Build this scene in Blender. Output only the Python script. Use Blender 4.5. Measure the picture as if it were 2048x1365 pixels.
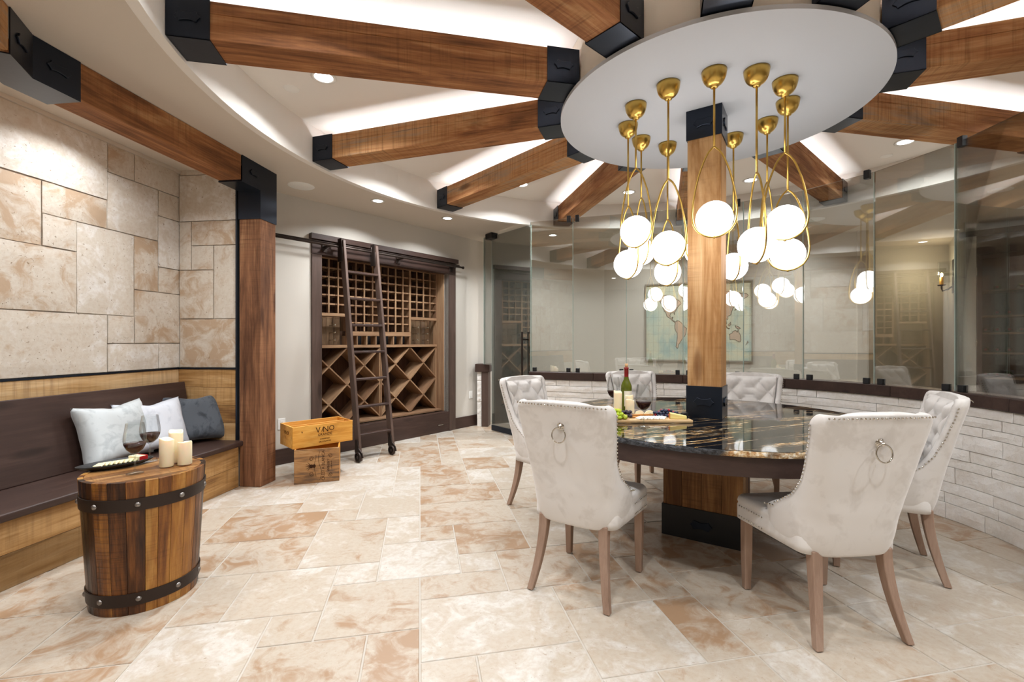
import bpy, bmesh, math, random
from mathutils import Vector, Matrix, noise
from math import sin, cos, pi, radians, sqrt, atan2
R = random.Random(7)
sc = bpy.context.scene
COL = sc.collection
for o in list(bpy.data.objects): bpy.data.objects.remove(o)

# ------------------------------------------------------------------ camera, world, exposure
CAM_H = 1.30
cam = bpy.data.cameras.new('camera'); cam.sensor_width = 36; cam.lens = 915/2048*36; cam.clip_start = .05; cam.clip_end = 60
co = bpy.data.objects.new('camera', cam); COL.objects.link(co)
co.location = (0, 0, CAM_H); co.rotation_euler = (pi/2, 0, 0)
sc.camera = co
w = bpy.data.worlds.new('world'); sc.world = w; w.use_nodes = True
w.node_tree.nodes['Background'].inputs[0].default_value = (.9, .93, 1, 1)
w.node_tree.nodes['Background'].inputs[1].default_value = .5
sc.view_settings.view_transform = 'Standard'; sc.view_settings.look = 'None'
sc.view_settings.gamma = 1; sc.view_settings.use_curve_mapping = False
sc.view_settings.exposure = 0.26
sc.cycles.max_bounces = 10; sc.cycles.diffuse_bounces = 5; sc.cycles.glossy_bounces = 5
sc.cycles.transparent_max_bounces = 24; sc.cycles.transmission_bounces = 8
sc.cycles.sample_clamp_indirect = 6; sc.cycles.caustics_reflective = False; sc.cycles.caustics_refractive = False

HUB = Vector((1.33, 3.12, 0)); ZS = 2.86; ZR = 3.19; R1 = 3.21; RD = .955
BEAM0 = 11.8
DOWN_W = 18.5      # watts of a downlight
LED_E = 20.0       # emission of the cove LED strips
GLOBE_E = 7.5

def area(name, loc, power, size, rot=(0,0,0), color=(.93,.965,1), spread=142):
    l = bpy.data.lights.new(name, 'AREA'); l.shape = 'DISK'; l.size = size; l.energy = power; l.color = color; l.spread = radians(spread)
    o = bpy.data.objects.new(name, l); COL.objects.link(o); o.location = loc; o.rotation_euler = rot
    o['kind'] = 'helper'
    return o
# light of the recessed cans (the fixtures themselves are built further down)
CANS = []          # (x, y, z, label)
for k in range(12):
    a = radians(26.8 + 30*k); CANS.append((HUB.x + 2.68*cos(a), HUB.y + 2.68*sin(a), ZR, 'raised', k))
SOFFIT_CANS = [(-1.49, 5.08), (-.818, 5.80), (.60, 6.73), (-2.75, 3.1), (-2.75, 1.9), (-2.2, .5), (-1.2, -.6), (.6, -1.1), (2.4, -1.1), (4.6, .4), (5.3, 2.4), (3.9, 6.2), (2.2, 6.9)]  # the cans behind the camera are unseen, added as fill light
for x, y, z, n, k in CANS: area('can_light', (x, y, z-.02), DOWN_W, .12)
for x, y in SOFFIT_CANS: area('can_light', (x, y, ZS-.02), DOWN_W*(.55 if y < 4.2 and x < 2.9 else .8 if x > 0 else .85), .12)

# ------------------------------------------------------------------ materials
def lin(c):
    if isinstance(c, str):
        c = [int(c[i:i+2], 16)/255 for i in (0, 2, 4)]
    return tuple((x/12.92 if x <= .04045 else ((x+.055)/1.055)**2.4) for x in c) + (1,)
class NT:
    def __init__(s, name):
        s.m = bpy.data.materials.new(name); s.m.use_nodes = True; s.t = s.m.node_tree
        s.b = s.t.nodes['Principled BSDF']; s.out = s.t.nodes['Material Output']
    def n(s, typ, ins=None, **kw):
        nd = s.t.nodes.new('ShaderNode'+typ)
        for k, v in kw.items(): setattr(nd, k, v)
        for k, v in (ins or {}).items(): s.set(nd, k, v)
        return nd
    def set(s, nd, k, v):
        if isinstance(v, tuple) and len(v) == 2 and hasattr(v[0], 'outputs'): s.t.links.new(v[0].outputs[v[1]], nd.inputs[k])
        elif hasattr(v, 'outputs'): s.t.links.new(v.outputs[0], nd.inputs[k])
        else: nd.inputs[k].default_value = v
    def ramp(s, fac, stops):
        r = s.n('ValToRGB', {0: fac}); e = r.color_ramp.elements
        while len(e) < len(stops): e.new(.5)
        for i, (p, c) in enumerate(stops):
            e[i].position = p; e[i].color = lin(c) if not isinstance(c, (int, float)) else (c, c, c, 1)
        return r
    def coords(s, scale=(1, 1, 1), rnd=True, kind='Object', rot=(0, 0, 0)):
        tc = s.n('TexCoord'); src = (tc, kind)
        if kind == 'World': src = (s.n('NewGeometry'), 'Position')
        if rnd:
            oi = s.n('ObjectInfo'); mm = s.n('VectorMath', {0: (oi, 'Random'), 1: (37.1, 19.3, 53.7)}, operation='MULTIPLY')
            src = (s.n('VectorMath', {0: src, 1: mm}, operation='ADD'), 0)
        return s.n('Mapping', {0: src, 'Scale': scale, 'Rotation': rot})
    def noise(s, v, scale=5, detail=4, rough=.55, dist=0):
        return s.n('TexNoise', {'Vector': v, 'Scale': scale, 'Detail': detail, 'Roughness': rough, 'Distortion': dist})
    def mix(s, f, a, b, mode='MIX'):
        m = s.n('Mix', data_type='RGBA', blend_type=mode)
        for k, v in ((0, f), (6, a), (7, b)):
            if isinstance(v, (str,)): v = lin(v)
            s.set(m, k, v)
        return (m, 2)
    def math(s, op, a, b=0.0):
        return s.n('Math', {0: a, 1: b}, operation=op)
    def bump(s, h, strength=.3, dist=.01):
        b = s.n('Bump', {'Height': h, 'Strength': strength, 'Distance': dist}); s.set(s.b, 'Normal', b)
    def done(s, color=None, rough=.5, metal=0, spec=.5, **kw):
        if color is not None: s.set(s.b, 'Base Color', lin(color) if isinstance(color, str) else color)
        s.set(s.b, 'Roughness', rough); s.set(s.b, 'Metallic', metal); s.set(s.b, 'Specular IOR Level', spec)
        for k, v in kw.items(): s.set(s.b, k.replace('_', ' '), v)
        return s.m

def plain(name, color, rough=.5, metal=0, spec=.5, bump=None, var=0, **kw):
    t = NT(name)
    c = color
    if var:
        v = t.coords(kind='Object', rnd=False); nz = t.noise(v, 6, 5)
        c = t.mix(t.math('MULTIPLY', nz, var), color, '000000' if var > 0 else 'ffffff')
    if bump:
        v = t.coords(kind='Object', rnd=False); t.bump(t.noise(v, bump[0], 3), bump[1], .002)
    return t.done(c, rough, metal, spec, **kw)

def wood(name, stops, axis=0, rough=.5, saw=0, knots=True, per_obj=.25, scale=1.0, bump=.25, spec=.35, streak='1a0d06', contrast=1.5, blotch=.45):
    """grain runs along the given local axis"""
    t = NT(name)
    def sc3(long, cross): return tuple((long if i == axis else cross)*scale for i in range(3))
    v1 = t.coords(sc3(1.1, 9)); n1 = t.noise(v1, 1.0, 5, .6, 1.2)
    v2 = t.coords(sc3(3, 70)); n2 = t.noise(v2, 1.0, 4, .65, .3)
    v3 = t.coords(sc3(1.0, 2.2)); n3 = t.noise(v3, 1.0, 3, .5, .5)
    f = t.math('ADD', t.math('MULTIPLY', n1, .5), t.math('ADD', t.math('MULTIPLY', n2, .28), t.math('MULTIPLY', n3, .34)))
    oi = t.n('ObjectInfo')
    f = t.math('ADD', f, t.math('MULTIPLY', t.math('SUBTRACT', (oi, 'Random'), .5), per_obj))
    f = t.math('ADD', t.math('MULTIPLY', t.math('SUBTRACT', f, .56), contrast), .55)
    r = t.ramp(f, stops)
    c = (r, 0)
    big = t.ramp(t.noise(t.coords(sc3(.9, 2.6)), 1.3, 4, .6, .8), [(.56, 0.), (.72, 1.)])
    c = t.mix(t.math('MULTIPLY', big, blotch), c, streak)
    if knots:
        vo = t.n('TexVoronoi', {'Vector': t.coords(sc3(1.3, 5.0)), 'Scale': 1.0, 'Randomness': 1.0})
        k = t.ramp((vo, 'Distance'), [(.0, 1.0), (.1, .8), (.18, 0.0)])
        kk = t.math('MULTIPLY', k, .7)
        c = t.mix(kk, c, streak)
    if saw:
        w_ = t.noise(t.coords(sc3(saw*4.5, 1.6)), 1.0, 3, .6, .5)
        patch = t.ramp(n3, [(.42, .15), (.62, 1.)])
        w_ = t.math('MULTIPLY', t.ramp(w_, [(.48, 0.), (.68, 1.)]), patch)
        c = t.mix(t.math('MULTIPLY', w_, .42), c, streak)
        t.bump(t.math('ADD', n2, t.math('MULTIPLY', w_, .4)), bump, .004)
    else:
        t.bump(n2, bump, .004)
    return t.done(c, rough, 0, spec)

M = {}
M['plaster'] = plain('plaster_warm', 'cac4ba', .9, bump=(260, .25), spec=.2)
M['plaster_ceiling'] = plain('plaster_soffit', 'd0c6b9', .9, bump=(300, .3), spec=.2)
M['plaster_white'] = plain('plaster_white', 'e6e1da', .9, bump=(300, .12), spec=.2)
M['plaster_drum'] = plain('plaster_drum', 'd9cfc0', .9, bump=(300, .12), spec=.2)
M['disc'] = plain('disc_white', 'bfc0c2', .7, bump=(300, .05), spec=.2)
M['steel'] = plain('black_steel', '2a303b', .28, .75, .5, bump=(25, .12))
M['iron'] = plain('dark_iron', '3a302b', .45, .7, bump=(60, .3))
M['dark'] = wood('espresso_wood', [(.2, '281c18'), (.55, '3e2d27'), (.8, '503d35')], 0, .42, knots=True, per_obj=.1, bump=.12, streak='1c120e', blotch=.15, contrast=1)
M['darkz'] = wood('espresso_wood_upright', [(.2, '3a2c26'), (.55, '54433b'), (.8, '6a564c')], 2, .45, knots=True, per_obj=.1, bump=.12, streak='1c120e', blotch=.15, contrast=1)
M['beam'] = wood('reclaimed_beam', [(.2, '4b2e1c'), (.38, '7e5233'), (.52, '9f6b43'), (.66, 'b98a5c'), (.85, '9a8b7b')], 0, .72, saw=14, per_obj=.12, bump=.5, spec=.2, streak='3a2114')
M['post'] = wood('reclaimed_post', [(.22, '432b1e'), (.42, '6d4932'), (.56, '8a6043'), (.78, 'b38a64')], 2, .7, saw=12, per_obj=.1, bump=.5, spec=.2, streak='2c1810')
M['column'] = wood('honey_column', [(.25, '7b5430'), (.43, 'a67848'), (.58, 'c09565'), (.8, 'd6b386')], 2, .6, saw=9, per_obj=.1, bump=.4, spec=.25, streak='6b401f')
M['gold'] = wood('golden_plank', [(.25, '765330'), (.42, 'a37a49'), (.58, 'bf9765'), (.8, 'd5b58a')], 0, .6, saw=10, per_obj=.22, bump=.3, spec=.25, streak='5c391c')
M['goldz'] = wood('golden_board_upright', [(.25, '5c3c22'), (.42, '815a35'), (.58, 'a4774a'), (.8, 'c29a69')], 2, .6, saw=10, per_obj=.3, bump=.3, spec=.25, streak='4a2c14')
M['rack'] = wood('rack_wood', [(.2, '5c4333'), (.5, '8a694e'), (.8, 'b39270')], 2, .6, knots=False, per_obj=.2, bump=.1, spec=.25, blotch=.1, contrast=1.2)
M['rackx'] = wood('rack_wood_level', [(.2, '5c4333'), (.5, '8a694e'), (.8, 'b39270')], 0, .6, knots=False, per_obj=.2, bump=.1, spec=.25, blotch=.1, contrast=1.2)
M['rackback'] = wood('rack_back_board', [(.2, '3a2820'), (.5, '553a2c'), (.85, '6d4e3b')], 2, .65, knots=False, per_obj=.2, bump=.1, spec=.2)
M['barrel'] = wood('barrel_stave', [(.3, '20110a'), (.44, '4a2a14'), (.56, '744620'), (.7, '9d692f'), (.88, 'bd8d4a')], 2, .3, saw=26, per_obj=.32, bump=.5, streak='1f1007')
M['barreltop'] = wood('barrel_top_board', [(.25, '3d2614'), (.45, '6e4827'), (.6, '936539'), (.82, 'b58a55')], 0, .3, saw=26, per_obj=.3, bump=.4, streak='2a160a')
M['leg'] = wood('washed_oak_leg', [(.2, '775d4d'), (.5, '957a68'), (.85, 'b09684')], 2, .6, knots=False, per_obj=.06, scale=2, bump=.15, blotch=0, contrast=1)
M['crate'] = wood('pine_crate', [(.2, 'a5641c'), (.45, 'd2923a'), (.7, 'e6b058'), (.9, 'efc67c')], 0, .55, per_obj=.15, scale=1.6, bump=.15, streak='7a3f14')
M['crate_dark'] = wood('stained_crate', [(.3, '3a2d26'), (.43, '6d523b'), (.55, '9c6f42'), (.75, 'c09a6c')], 0, .55, per_obj=.1, scale=2.2, bump=.2, streak='30241d')
M['brass'] = plain('brushed_brass', 'cfab5a', .28, 1.0, bump=(90, .06))
M['chrome'] = plain('polished_nickel', 'c9c3b8', .12, 1.0)
M['white_plastic'] = plain('white_plastic', 'ecebe6', .4)
M['joint'] = plain('dark_joint', '857d74', .95, spec=.1)  # core behind the ledger stones, a grey darker than they are
M['black'] = plain('matt_black', '121214', .5)
M['grout'] = plain('grey_grout', 'bdb5aa', .9, bump=(300, .3), spec=.2)
M['ink'] = plain('branded_ink', '3a2314', .8, spec=.1)
M['red_wax'] = plain('red_wax', 'b3141c', .35)

def travertine(name, pale, mid, tan, rough=.38, bump=.35, pit=.6, ori=(1, 1, 1)):
    t = NT(name)
    v = t.coords(ori, kind='World')
    n1 = t.noise(v, 1.9, 6, .6, .9); n2 = t.noise(v, 6.5, 6, .65, 1.1); n3 = t.noise(v, 38, 4, .6)
    oi = t.n('ObjectInfo')
    f = t.math('ADD', t.math('MULTIPLY', n1, .42), t.math('MULTIPLY', n2, .58))
    f = t.math('ADD', f, t.math('MULTIPLY', t.math('SUBTRACT', (oi, 'Random'), .5), .2))
    r = t.ramp(f, [(.36, pale), (.46, mid), (.53, mid), (.64, tan)])
    c = t.mix(t.math('MULTIPLY', t.ramp(n3, [(.42, 0.), (.68, 1.)]), .3), (r, 0), tan)
    vo = t.noise(t.coords((1, 1, 1), kind='World'), 55, 3, .7, .4)
    pits = t.ramp(vo, [(.30, 1.), (.36, 0.)])
    zone = t.ramp(n2, [(.5, 1.), (.6, 0.)])
    pm = t.math('MULTIPLY', t.math('MULTIPLY', pits, zone), pit)
    c = t.mix(pm, c, '8d7355')
    t.bump(t.math('SUBTRACT', t.math('MULTIPLY', n3, .35), pm), bump, .006)
    t.set(t.b, 'Coat Weight', .0)
    return t.done(c, rough, 0, .4)
M['floor_tile'] = travertine('travertine_floor', 'c9c3ba', 'b9ad9d', 'a08266', .36, .22, .5)
M['wall_tile'] = travertine('travertine_wall', 'ddd8d1', 'cec4b6', 'b49b81', .6, .5, .9)
# split-face white ledger stone
t = NT('white_ledger_stone'); v = t.coords((1, 1, 1), kind='World')
n1 = t.noise(v, 3, 5, .6); n2 = t.noise(v, 28, 6, .65, .4)
c = t.ramp(t.math('ADD', t.math('MULTIPLY', n1, .6), t.math('MULTIPLY', n2, .4)), [(.33, 'e0d8cd'), (.5, 'efebe5'), (.65, 'f7f5f2')])
t.bump(n2, .7, .012); M['ledger'] = t.done((c, 0), .85, 0, .2)
# granite
t = NT('black_gold_granite'); v = t.coords((1, 1, 1), rnd=False)
mp = t.coords((.55, 6.0, 1), rnd=False)
n1 = t.noise(mp, 1.6, 8, .6, .7); n0 = t.noise(t.coords((1.2, 2.2, 1), rnd=False), 1.2, 3, .5, .5); n3 = t.noise(v, 160, 3, .6)
vein = t.math('ABSOLUTE', t.math('SUBTRACT', n1, .5))
vm = t.ramp(vein, [(.0, 1.), (.009, .8), (.02, 0.)])
zone = t.ramp(n0, [(.34, .15), (.5, 1.)])
vm = t.math('MULTIPLY', vm, zone)
gold = t.ramp(t.noise(v, 24, 4, .7), [(.35, '8a5a22'), (.5, 'cda368'), (.65, 'efe3cc')])
speck = t.ramp(n3, [(.62, 0.), (.72, .35)])
c = t.mix(t.math('MULTIPLY', speck, .5), '0e0f12', '5d626a'); c = t.mix(vm, c, (gold, 0))
M['granite'] = t.done(c, .045, 0, .6)
t2 = NT('rough_granite_edge'); v = t2.coords((1, 1, 1), rnd=False)
n1 = t2.noise(v, 2.6, 2, .5); n2 = t2.noise(v, 45, 5, .7)
z = t2.ramp(n1, [(.56, 0.), (.6, 1.)])
g = t2.ramp(n2, [(.35, 'a2631d'), (.5, 'd9bb8c'), (.62, 'f4ecdc')])
d = t2.ramp(n2, [(.4, '15161a'), (.7, '55575c')])
c = t2.mix(z, (d, 0), (g, 0)); t2.bump(n2, .9, .012); M['granite_edge'] = t2.done(c, .45, 0, .5)
# velvet
def velvet(name, a, b, sheen=.4):
    t = NT(name); v = t.coords((1, 1, 1)); n = t.noise(v, 3.2, 5, .6, 2.2); n2 = t.noise(v, 14, 3, .5, 1.5)
    c = t.ramp(t.math('ADD', t.math('MULTIPLY', n, .7), t.math('MULTIPLY', n2, .3)), [(.4, a), (.5, b), (.62, b)])
    t.bump(t.noise(v, 400, 2), .08, .002)
    return t.done((c, 0), .75, 0, .2, Sheen_Weight=sheen, Sheen_Roughness=.4)
M['velvet'] = velvet('ivory_velvet', 'd0cac4', 'dad5d0')
M['cush_pale'] = velvet('pale_grey_velvet', 'b2b8ba', 'c9cecf')
M['cush_white'] = velvet('white_cotton', 'c6cad2', 'd6d9e0', .1)
M['cush_dark'] = velvet('charcoal_velvet', '3b3f45', '565b62', .5)

def emis(name, color, s):
    t = NT(name); e = t.n('Emission', {0: lin(color), 1: s}); t.t.links.new(e.outputs[0], t.out.inputs[0]); return t.m
M['lamp'] = emis('lamp_glow', 'fafcff', 14); M['led'] = emis('led_strip', 'f3f8ff', LED_E)
M['globe'] = emis('opal_globe', 'fbfcff', GLOBE_E); M['flame'] = emis('candle_bulb', 'ffe2b0', 30)
def panes(name, tint, base, edge=.6, rough=0.0):
    """thin clear sheet: part mirrors, the rest passes straight through"""
    t = NT(name); tr = t.n('BsdfTransparent', {0: lin(tint)}); gl = t.n('BsdfGlossy', {'Roughness': rough})
    lw = t.n('LayerWeight', {0: .25}); f = t.math('ADD', t.math('MULTIPLY', (lw, 'Fresnel'), edge), base)
    f = t.n('Clamp', {0: f}); m = t.n('MixShader', {0: f, 1: tr, 2: gl}); t.t.links.new(m.outputs[0], t.out.inputs[0])
    return t.m
M['pane'] = panes('partition_glass', 'eff0ed', .16, .6)
M['door_pane'] = panes('door_glass', 'dfe3e0', .30, .5)
M['pane_edge'] = plain('glass_edge', 'a3b5ad', .15)
M['stemware'] = panes('stemware_glass', 'f7f9f9', .06, .45)
M['acrylic'] = panes('clear_acrylic', 'f2f4f4', .04, .3)
M['wine'] = plain('red_wine', '3a0a10', .08, Transmission_Weight=.15)
M['bottle'] = plain('green_bottle_glass', '6b7420', .06, Transmission_Weight=.35)
M['foil'] = plain('burgundy_foil', '8c1c22', .35, .2); M['cork'] = plain('cork', 'd6a878', .8)
M['paper'] = plain('cream_label', 'e9e3d4', .7)
M['wax'] = plain('ivory_wax', 'f2e6c6', .5, Subsurface_Weight=.3, Emission_Color=lin('ffdd9a'), Emission_Strength=.0)

M['iron_stud'] = plain('iron_stud', '8b8580', .35, .9)
M['board'] = wood('maple_board', [(.2, 'b98d5c'), (.5, 'd8b483'), (.85, 'e8cba0')], 0, .45, knots=False, scale=2.5, bump=.05)
M['cheese_pale'] = plain('pale_cheese', 'f3e6c0', .5, Subsurface_Weight=.2); M['cheese_yellow'] = plain('yellow_cheese', 'eedd92', .5, Subsurface_Weight=.2); M['rind_orange'] = plain('orange_rind', 'cf8a34', .55)
M['cheese_white'] = plain('white_cheese', 'f4f0e6', .5); M['bread'] = plain('baked_breadstick', 'cf9350', .7, bump=(200, .3))
M['grape_green'] = plain('green_grape_skin', 'b9cc3c', .25, Subsurface_Weight=.35); M['grape_black'] = plain('black_grape_skin', '2c2033', .3)
M['blueberry'] = plain('blueberry_skin', '252b45', .45); M['raspberry'] = plain('red_berry_skin', 'a81e30', .4)
M['map_frame'] = plain('grey_wood_frame', '8c8478', .6); M['map_land'] = plain('map_land_print', 'cdb59f', .9, var=.25); M['ink_soft'] = plain('soft_print_ink', '5d5648', .9)
t = NT('map_sea_print'); v = t.coords((1, 1, 1), rnd=False); n = t.noise(v, 2.2, 6, .6, .6)
c = t.ramp(n, [(.38, 'd8d0b4'), (.5, 'cbcfbb'), (.6, 'aec2ba'), (.72, '90b0ae')]); M['map_sea'] = t.done((c, 0), .85, 0, .2)
M['amber'] = plain('amber_candle_sleeve', 'd9a24a', .5)

# ------------------------------------------------------------------ mesh builder
class MB:
    def __init__(s): s.v = []; s.f = []; s.sm = []
    def add(s, vs, fs, smooth=False):
        b = len(s.v); s.v += [tuple(v) for v in vs]; s.f += [tuple(i+b for i in f) for f in fs]; s.sm += [smooth]*len(fs); return s
    def box(s, x0, x1, y0, y1, z0, z1, m=None, ch=0):
        if ch:
            vs = []
            for x, sx in ((x0, 1), (x1, -1)):
                for y, sy in ((y0, 1), (y1, -1)):
                    for z, sz in ((z0, 1), (z1, -1)):
                        vs += [(x, y+sy*ch, z+sz*ch), (x+sx*ch, y, z+sz*ch), (x+sx*ch, y+sy*ch, z)]
            def ix(i, j, k, a): return ((i*2+j)*2+k)*3+a
            fs = []
            for i in (0, 1):
                fs.append([ix(i, 0, 0, 0), ix(i, 1, 0, 0), ix(i, 1, 1, 0), ix(i, 0, 1, 0)]); fs.append([ix(0, i, 0, 1), ix(1, i, 0, 1), ix(1, i, 1, 1), ix(0, i, 1, 1)]); fs.append([ix(0, 0, i, 2), ix(1, 0, i, 2), ix(1, 1, i, 2), ix(0, 1, i, 2)])
            for i in (0, 1):
                for j in (0, 1):
                    fs.append([ix(i, j, 0, 0), ix(i, j, 1, 0), ix(i, j, 1, 1), ix(i, j, 0, 1)])
                    fs.append([ix(i, 0, j, 0), ix(i, 1, j, 0), ix(i, 1, j, 2), ix(i, 0, j, 2)])
                    fs.append([ix(0, i, j, 1), ix(1, i, j, 1), ix(1, i, j, 2), ix(0, i, j, 2)])
                    for k in (0, 1): fs.append([ix(i, j, k, 0), ix(i, j, k, 1), ix(i, j, k, 2)])
        else:
            vs = [(x, y, z) for x in (x0, x1) for y in (y0, y1) for z in (z0, z1)]
            fs = [(0, 1, 3, 2), (4, 6, 7, 5), (0, 4, 5, 1), (2, 3, 7, 6), (0, 2, 6, 4), (1, 5, 7, 3)]
        if m is not None: vs = [m @ Vector(v) for v in vs]
        return s.add(vs, fs)
    def prism(s, poly, z0, z1, m=None):
        n = len(poly); vs = [(x, y, z0) for x, y in poly] + [(x, y, z1) for x, y in poly]
        fs = [tuple(range(n))[::-1], tuple(range(n, 2*n))] + [(i, (i+1) % n, (i+1) % n+n, i+n) for i in range(n)]
        if m is not None: vs = [m @ Vector(v) for v in vs]
        return s.add(vs, fs)
    def lathe(s, prof, seg=24, c=(0, 0, 0), smooth=True, m=None):
        vs = []; fs = []; n = len(prof)
        for k in range(seg):
            a = 2*pi*k/seg
            for r, z in prof: vs.append((c[0]+r*cos(a), c[1]+r*sin(a), c[2]+z))
        for k in range(seg):
            k2 = (k+1) % seg
            for i in range(n-1): fs.append((k*n+i, k2*n+i, k2*n+i+1, k*n+i+1))
        if m is not None: vs = [m @ Vector(v) for v in vs]
        return s.add(vs, fs, smooth)
    def tube(s, pts, r, seg=8, closed=False, caps=True):
        pts = [Vector(p) for p in pts]; n = len(pts); vs = []; fs = []; up = None
        for i, p in enumerate(pts):
            a = pts[i-1] if (i or closed) else p; b = pts[(i+1) % n] if (i < n-1 or closed) else p
            d = (b-a).normalized()
            if up is None: up = Vector((0, 0, 1)) if abs(d.z) < .9 else Vector((1, 0, 0))
            u = d.cross(up).normalized(); w_ = u.cross(d).normalized(); up = w_
            rr = r[i] if isinstance(r, (list, tuple)) else r
            for k in range(seg):
                t_ = 2*pi*k/seg; vs.append(p + (u*cos(t_) + w_*sin(t_))*rr)
        for i in range(n if closed else n-1):
            j = (i+1) % n
            for k in range(seg): fs.append((i*seg+k, i*seg+(k+1) % seg, j*seg+(k+1) % seg, j*seg+k))
        if not closed and caps: fs.append(tuple(range(seg))[::-1]); fs.append(tuple((n-1)*seg+k for k in range(seg)))
        return s.add(vs, fs, True)
    def ball(s, c, r, seg=12, rings=8, sc=(1, 1, 1)):
        prof = [(r*sin(pi*i/rings), -r*cos(pi*i/rings)) for i in range(rings+1)]
        prof[0] = (1e-4*r, -r); prof[-1] = (1e-4*r, r)
        m = Matrix.Translation(c) @ Matrix.Diagonal((*sc, 1))
        return s.lathe(prof, seg, m=m)
    def grid(s, fn, nu, nv, smooth=True, closed_u=False):
        vs = [fn(i/(nu if closed_u else nu-1), j/(nv-1)) for i in range(nu) for j in range(nv)]
        fs = [(i*nv+j, ((i+1) % nu)*nv+j, ((i+1) % nu)*nv+j+1, i*nv+j+1) for i in range(nu if closed_u else nu-1) for j in range(nv-1)]
        return s.add(vs, fs, smooth)
    def build(s, name, mat=None, parent=None, loc=None, rot=None, mtx=None, bevel=0, seg=1, fix=True, **props):
        me = bpy.data.meshes.new(name); me.from_pydata(s.v, [], s.f)
        me.polygons.foreach_set('use_smooth', s.sm)
        if fix:
            bm = bmesh.new(); bm.from_mesh(me); bmesh.ops.recalc_face_normals(bm, faces=bm.faces); bm.to_mesh(me); bm.free()
        me.update()
        if mat is not None: me.materials.append(M[mat] if isinstance(mat, str) else mat)
        o = bpy.data.objects.new(name, me); COL.objects.link(o)
        if parent is not None: o.parent = parent
        if mtx is not None: o.matrix_local = mtx
        if loc is not None: o.location = loc
        if rot is not None: o.rotation_euler = rot
        if bevel:
            b = o.modifiers.new('bevel', 'BEVEL'); b.width = bevel; b.segments = seg; b.limit_method = 'ANGLE'; b.angle_limit = radians(40)
        for k, v in props.items(): o[k] = v
        return o
def empty(name, loc=(0, 0, 0), rz=0, label=None, category=None, group=None, kind=None, mtx=None, parent=None):
    o = bpy.data.objects.new(name, None); COL.objects.link(o); o.empty_display_size = .1
    o.location = loc; o.rotation_euler = (0, 0, rz)
    if mtx is not None: o.matrix_local = mtx
    if parent: o.parent = parent
    return tag(o, label, category, group, kind)
def tag(o, label=None, category=None, group=None, kind=None):
    if label: o['label'] = label
    if category: o['category'] = category
    if group: o['group'] = group
    if kind: o['kind'] = kind
    return o
def copy_tree(o, parent=None):
    c = o.copy(); COL.objects.link(c); c.parent = parent
    for ch in o.children: copy_tree(ch, c)
    return c
def frame(origin, dirx):
    """local x along dirx (2D), y to its left, z up"""
    d = Vector((dirx[0], dirx[1], 0)).normalized()
    return Matrix(((d.x, -d.y, 0, origin[0]), (d.y, d.x, 0, origin[1]), (0, 0, 1, origin[2] if len(origin) > 2 else 0), (0, 0, 0, 1)))
def star(s):
    """the scroll emblem: six points joined by hollow arcs, s = half width"""
    P = [(-1, 0), (-.66, .44), (.66, .44), (1, 0), (.66, -.44), (-.66, -.44)]; out = []
    B = [.1, -.26, .1, .1, .26, .1]
    for i in range(6):
        a = Vector(P[i]); b = Vector(P[(i+1) % 6]); mid = (a+b)/2
        if i == 1: c_ = mid + Vector((0, -.3))
        elif i == 4: c_ = mid + Vector((0, .3))
        else: c_ = mid - mid.normalized()*.13
        n = 7 if i in (1, 4) else 4
        for k in range(n):
            t_ = k/n; p = a*(1-t_)**2 + c_*2*t_*(1-t_) + b*t_*t_; out.append((p.x*s, p.y*s))
    return out
def emblem(parent, mtx, s=.06, name='emblem'):
    """mtx maps local xy to the face, +z outward"""
    mb = MB(); mb.prism(star(s), 0, .009); return mb.build(name, 'steel', parent, mtx=mtx, bevel=.0015)
# ================================================================== SETTING
ROOM = [(-4.0, -3.2), (8.6, -3.2), (8.6, 3.4), (6.95, 5.05), (5.95, 6.03), (7.1, 7.43), (5.3, 7.62), (5.0, 6.47), (1.55, 7.85), (-.287, 7.4)]
# ---- floor: grout bed with travertine tiles in a mixed-size pattern
FM = .228
fa = Matrix(((.9803, -.1973, 0, 0), (.1973, .9803, 0, 0), (0, 0, 1, 0), (0, 0, 0, 1)))
mb = MB(); mb.box(-6, 9.5, -4, 9.5, -.12, -.004)
floor = mb.build('floor', 'grout', kind='structure')
TILES = [(-2,0,9,11),(-3,-2,9,10),(0,1,13,14),(1,3,12,14),(0,3,14,16),(0,3,8,10),(-5,-3,12,14),(-3,-1,12,15),(-1,1,11,13),(-2,-1,11,12),(-4,-2,10,12),(-1,0,13,15),
         (0,2,10,11),(1,2,11,12),(2,4,10,12),(-3,-1,7,9),(-1,0,7,9),(-3,-2,15,16),(-6,-3,14,16),(-2,0,15,17),(-4,-2,16,18),(-2,-1,17,18),(-6,-4,16,17),(-7,-6,15,17),(-5,-4,10,12),
         (5,6,7,9),(6,9,8,10),(3,5,9,10),(6,7,7,8),(7,9,6,8),(3,5,7,9),(1,3,6,8),(-3,-2,12-3+1,10+1) if 0 else (-6,-5,12,14)]
occ = set(); tiles = []
def put(u0, u1, t0, t1):
    cells = [(u, t) for u in range(u0, u1) for t in range(t0, t1)]
    if any(c in occ for c in cells): return False
    occ.update(cells); tiles.append((u0, u1, t0, t1)); return True
for t_ in TILES: put(*t_)
rr = random.Random(11)
SZ = [(3, 2), (2, 3), (2, 2), (2, 2), (1, 2), (2, 1), (1, 1)]
for t0 in range(-14, 34):
    for u0 in range(-22, 30):
        if (u0, t0) in occ: continue
        o_ = SZ[:]; rr.shuffle(o_); o_.sort(key=lambda q: -q[0]*q[1]*rr.uniform(.35, 1))
        for a_, b_ in o_:
            if put(u0, u0+a_, t0, t0+b_): break
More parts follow.
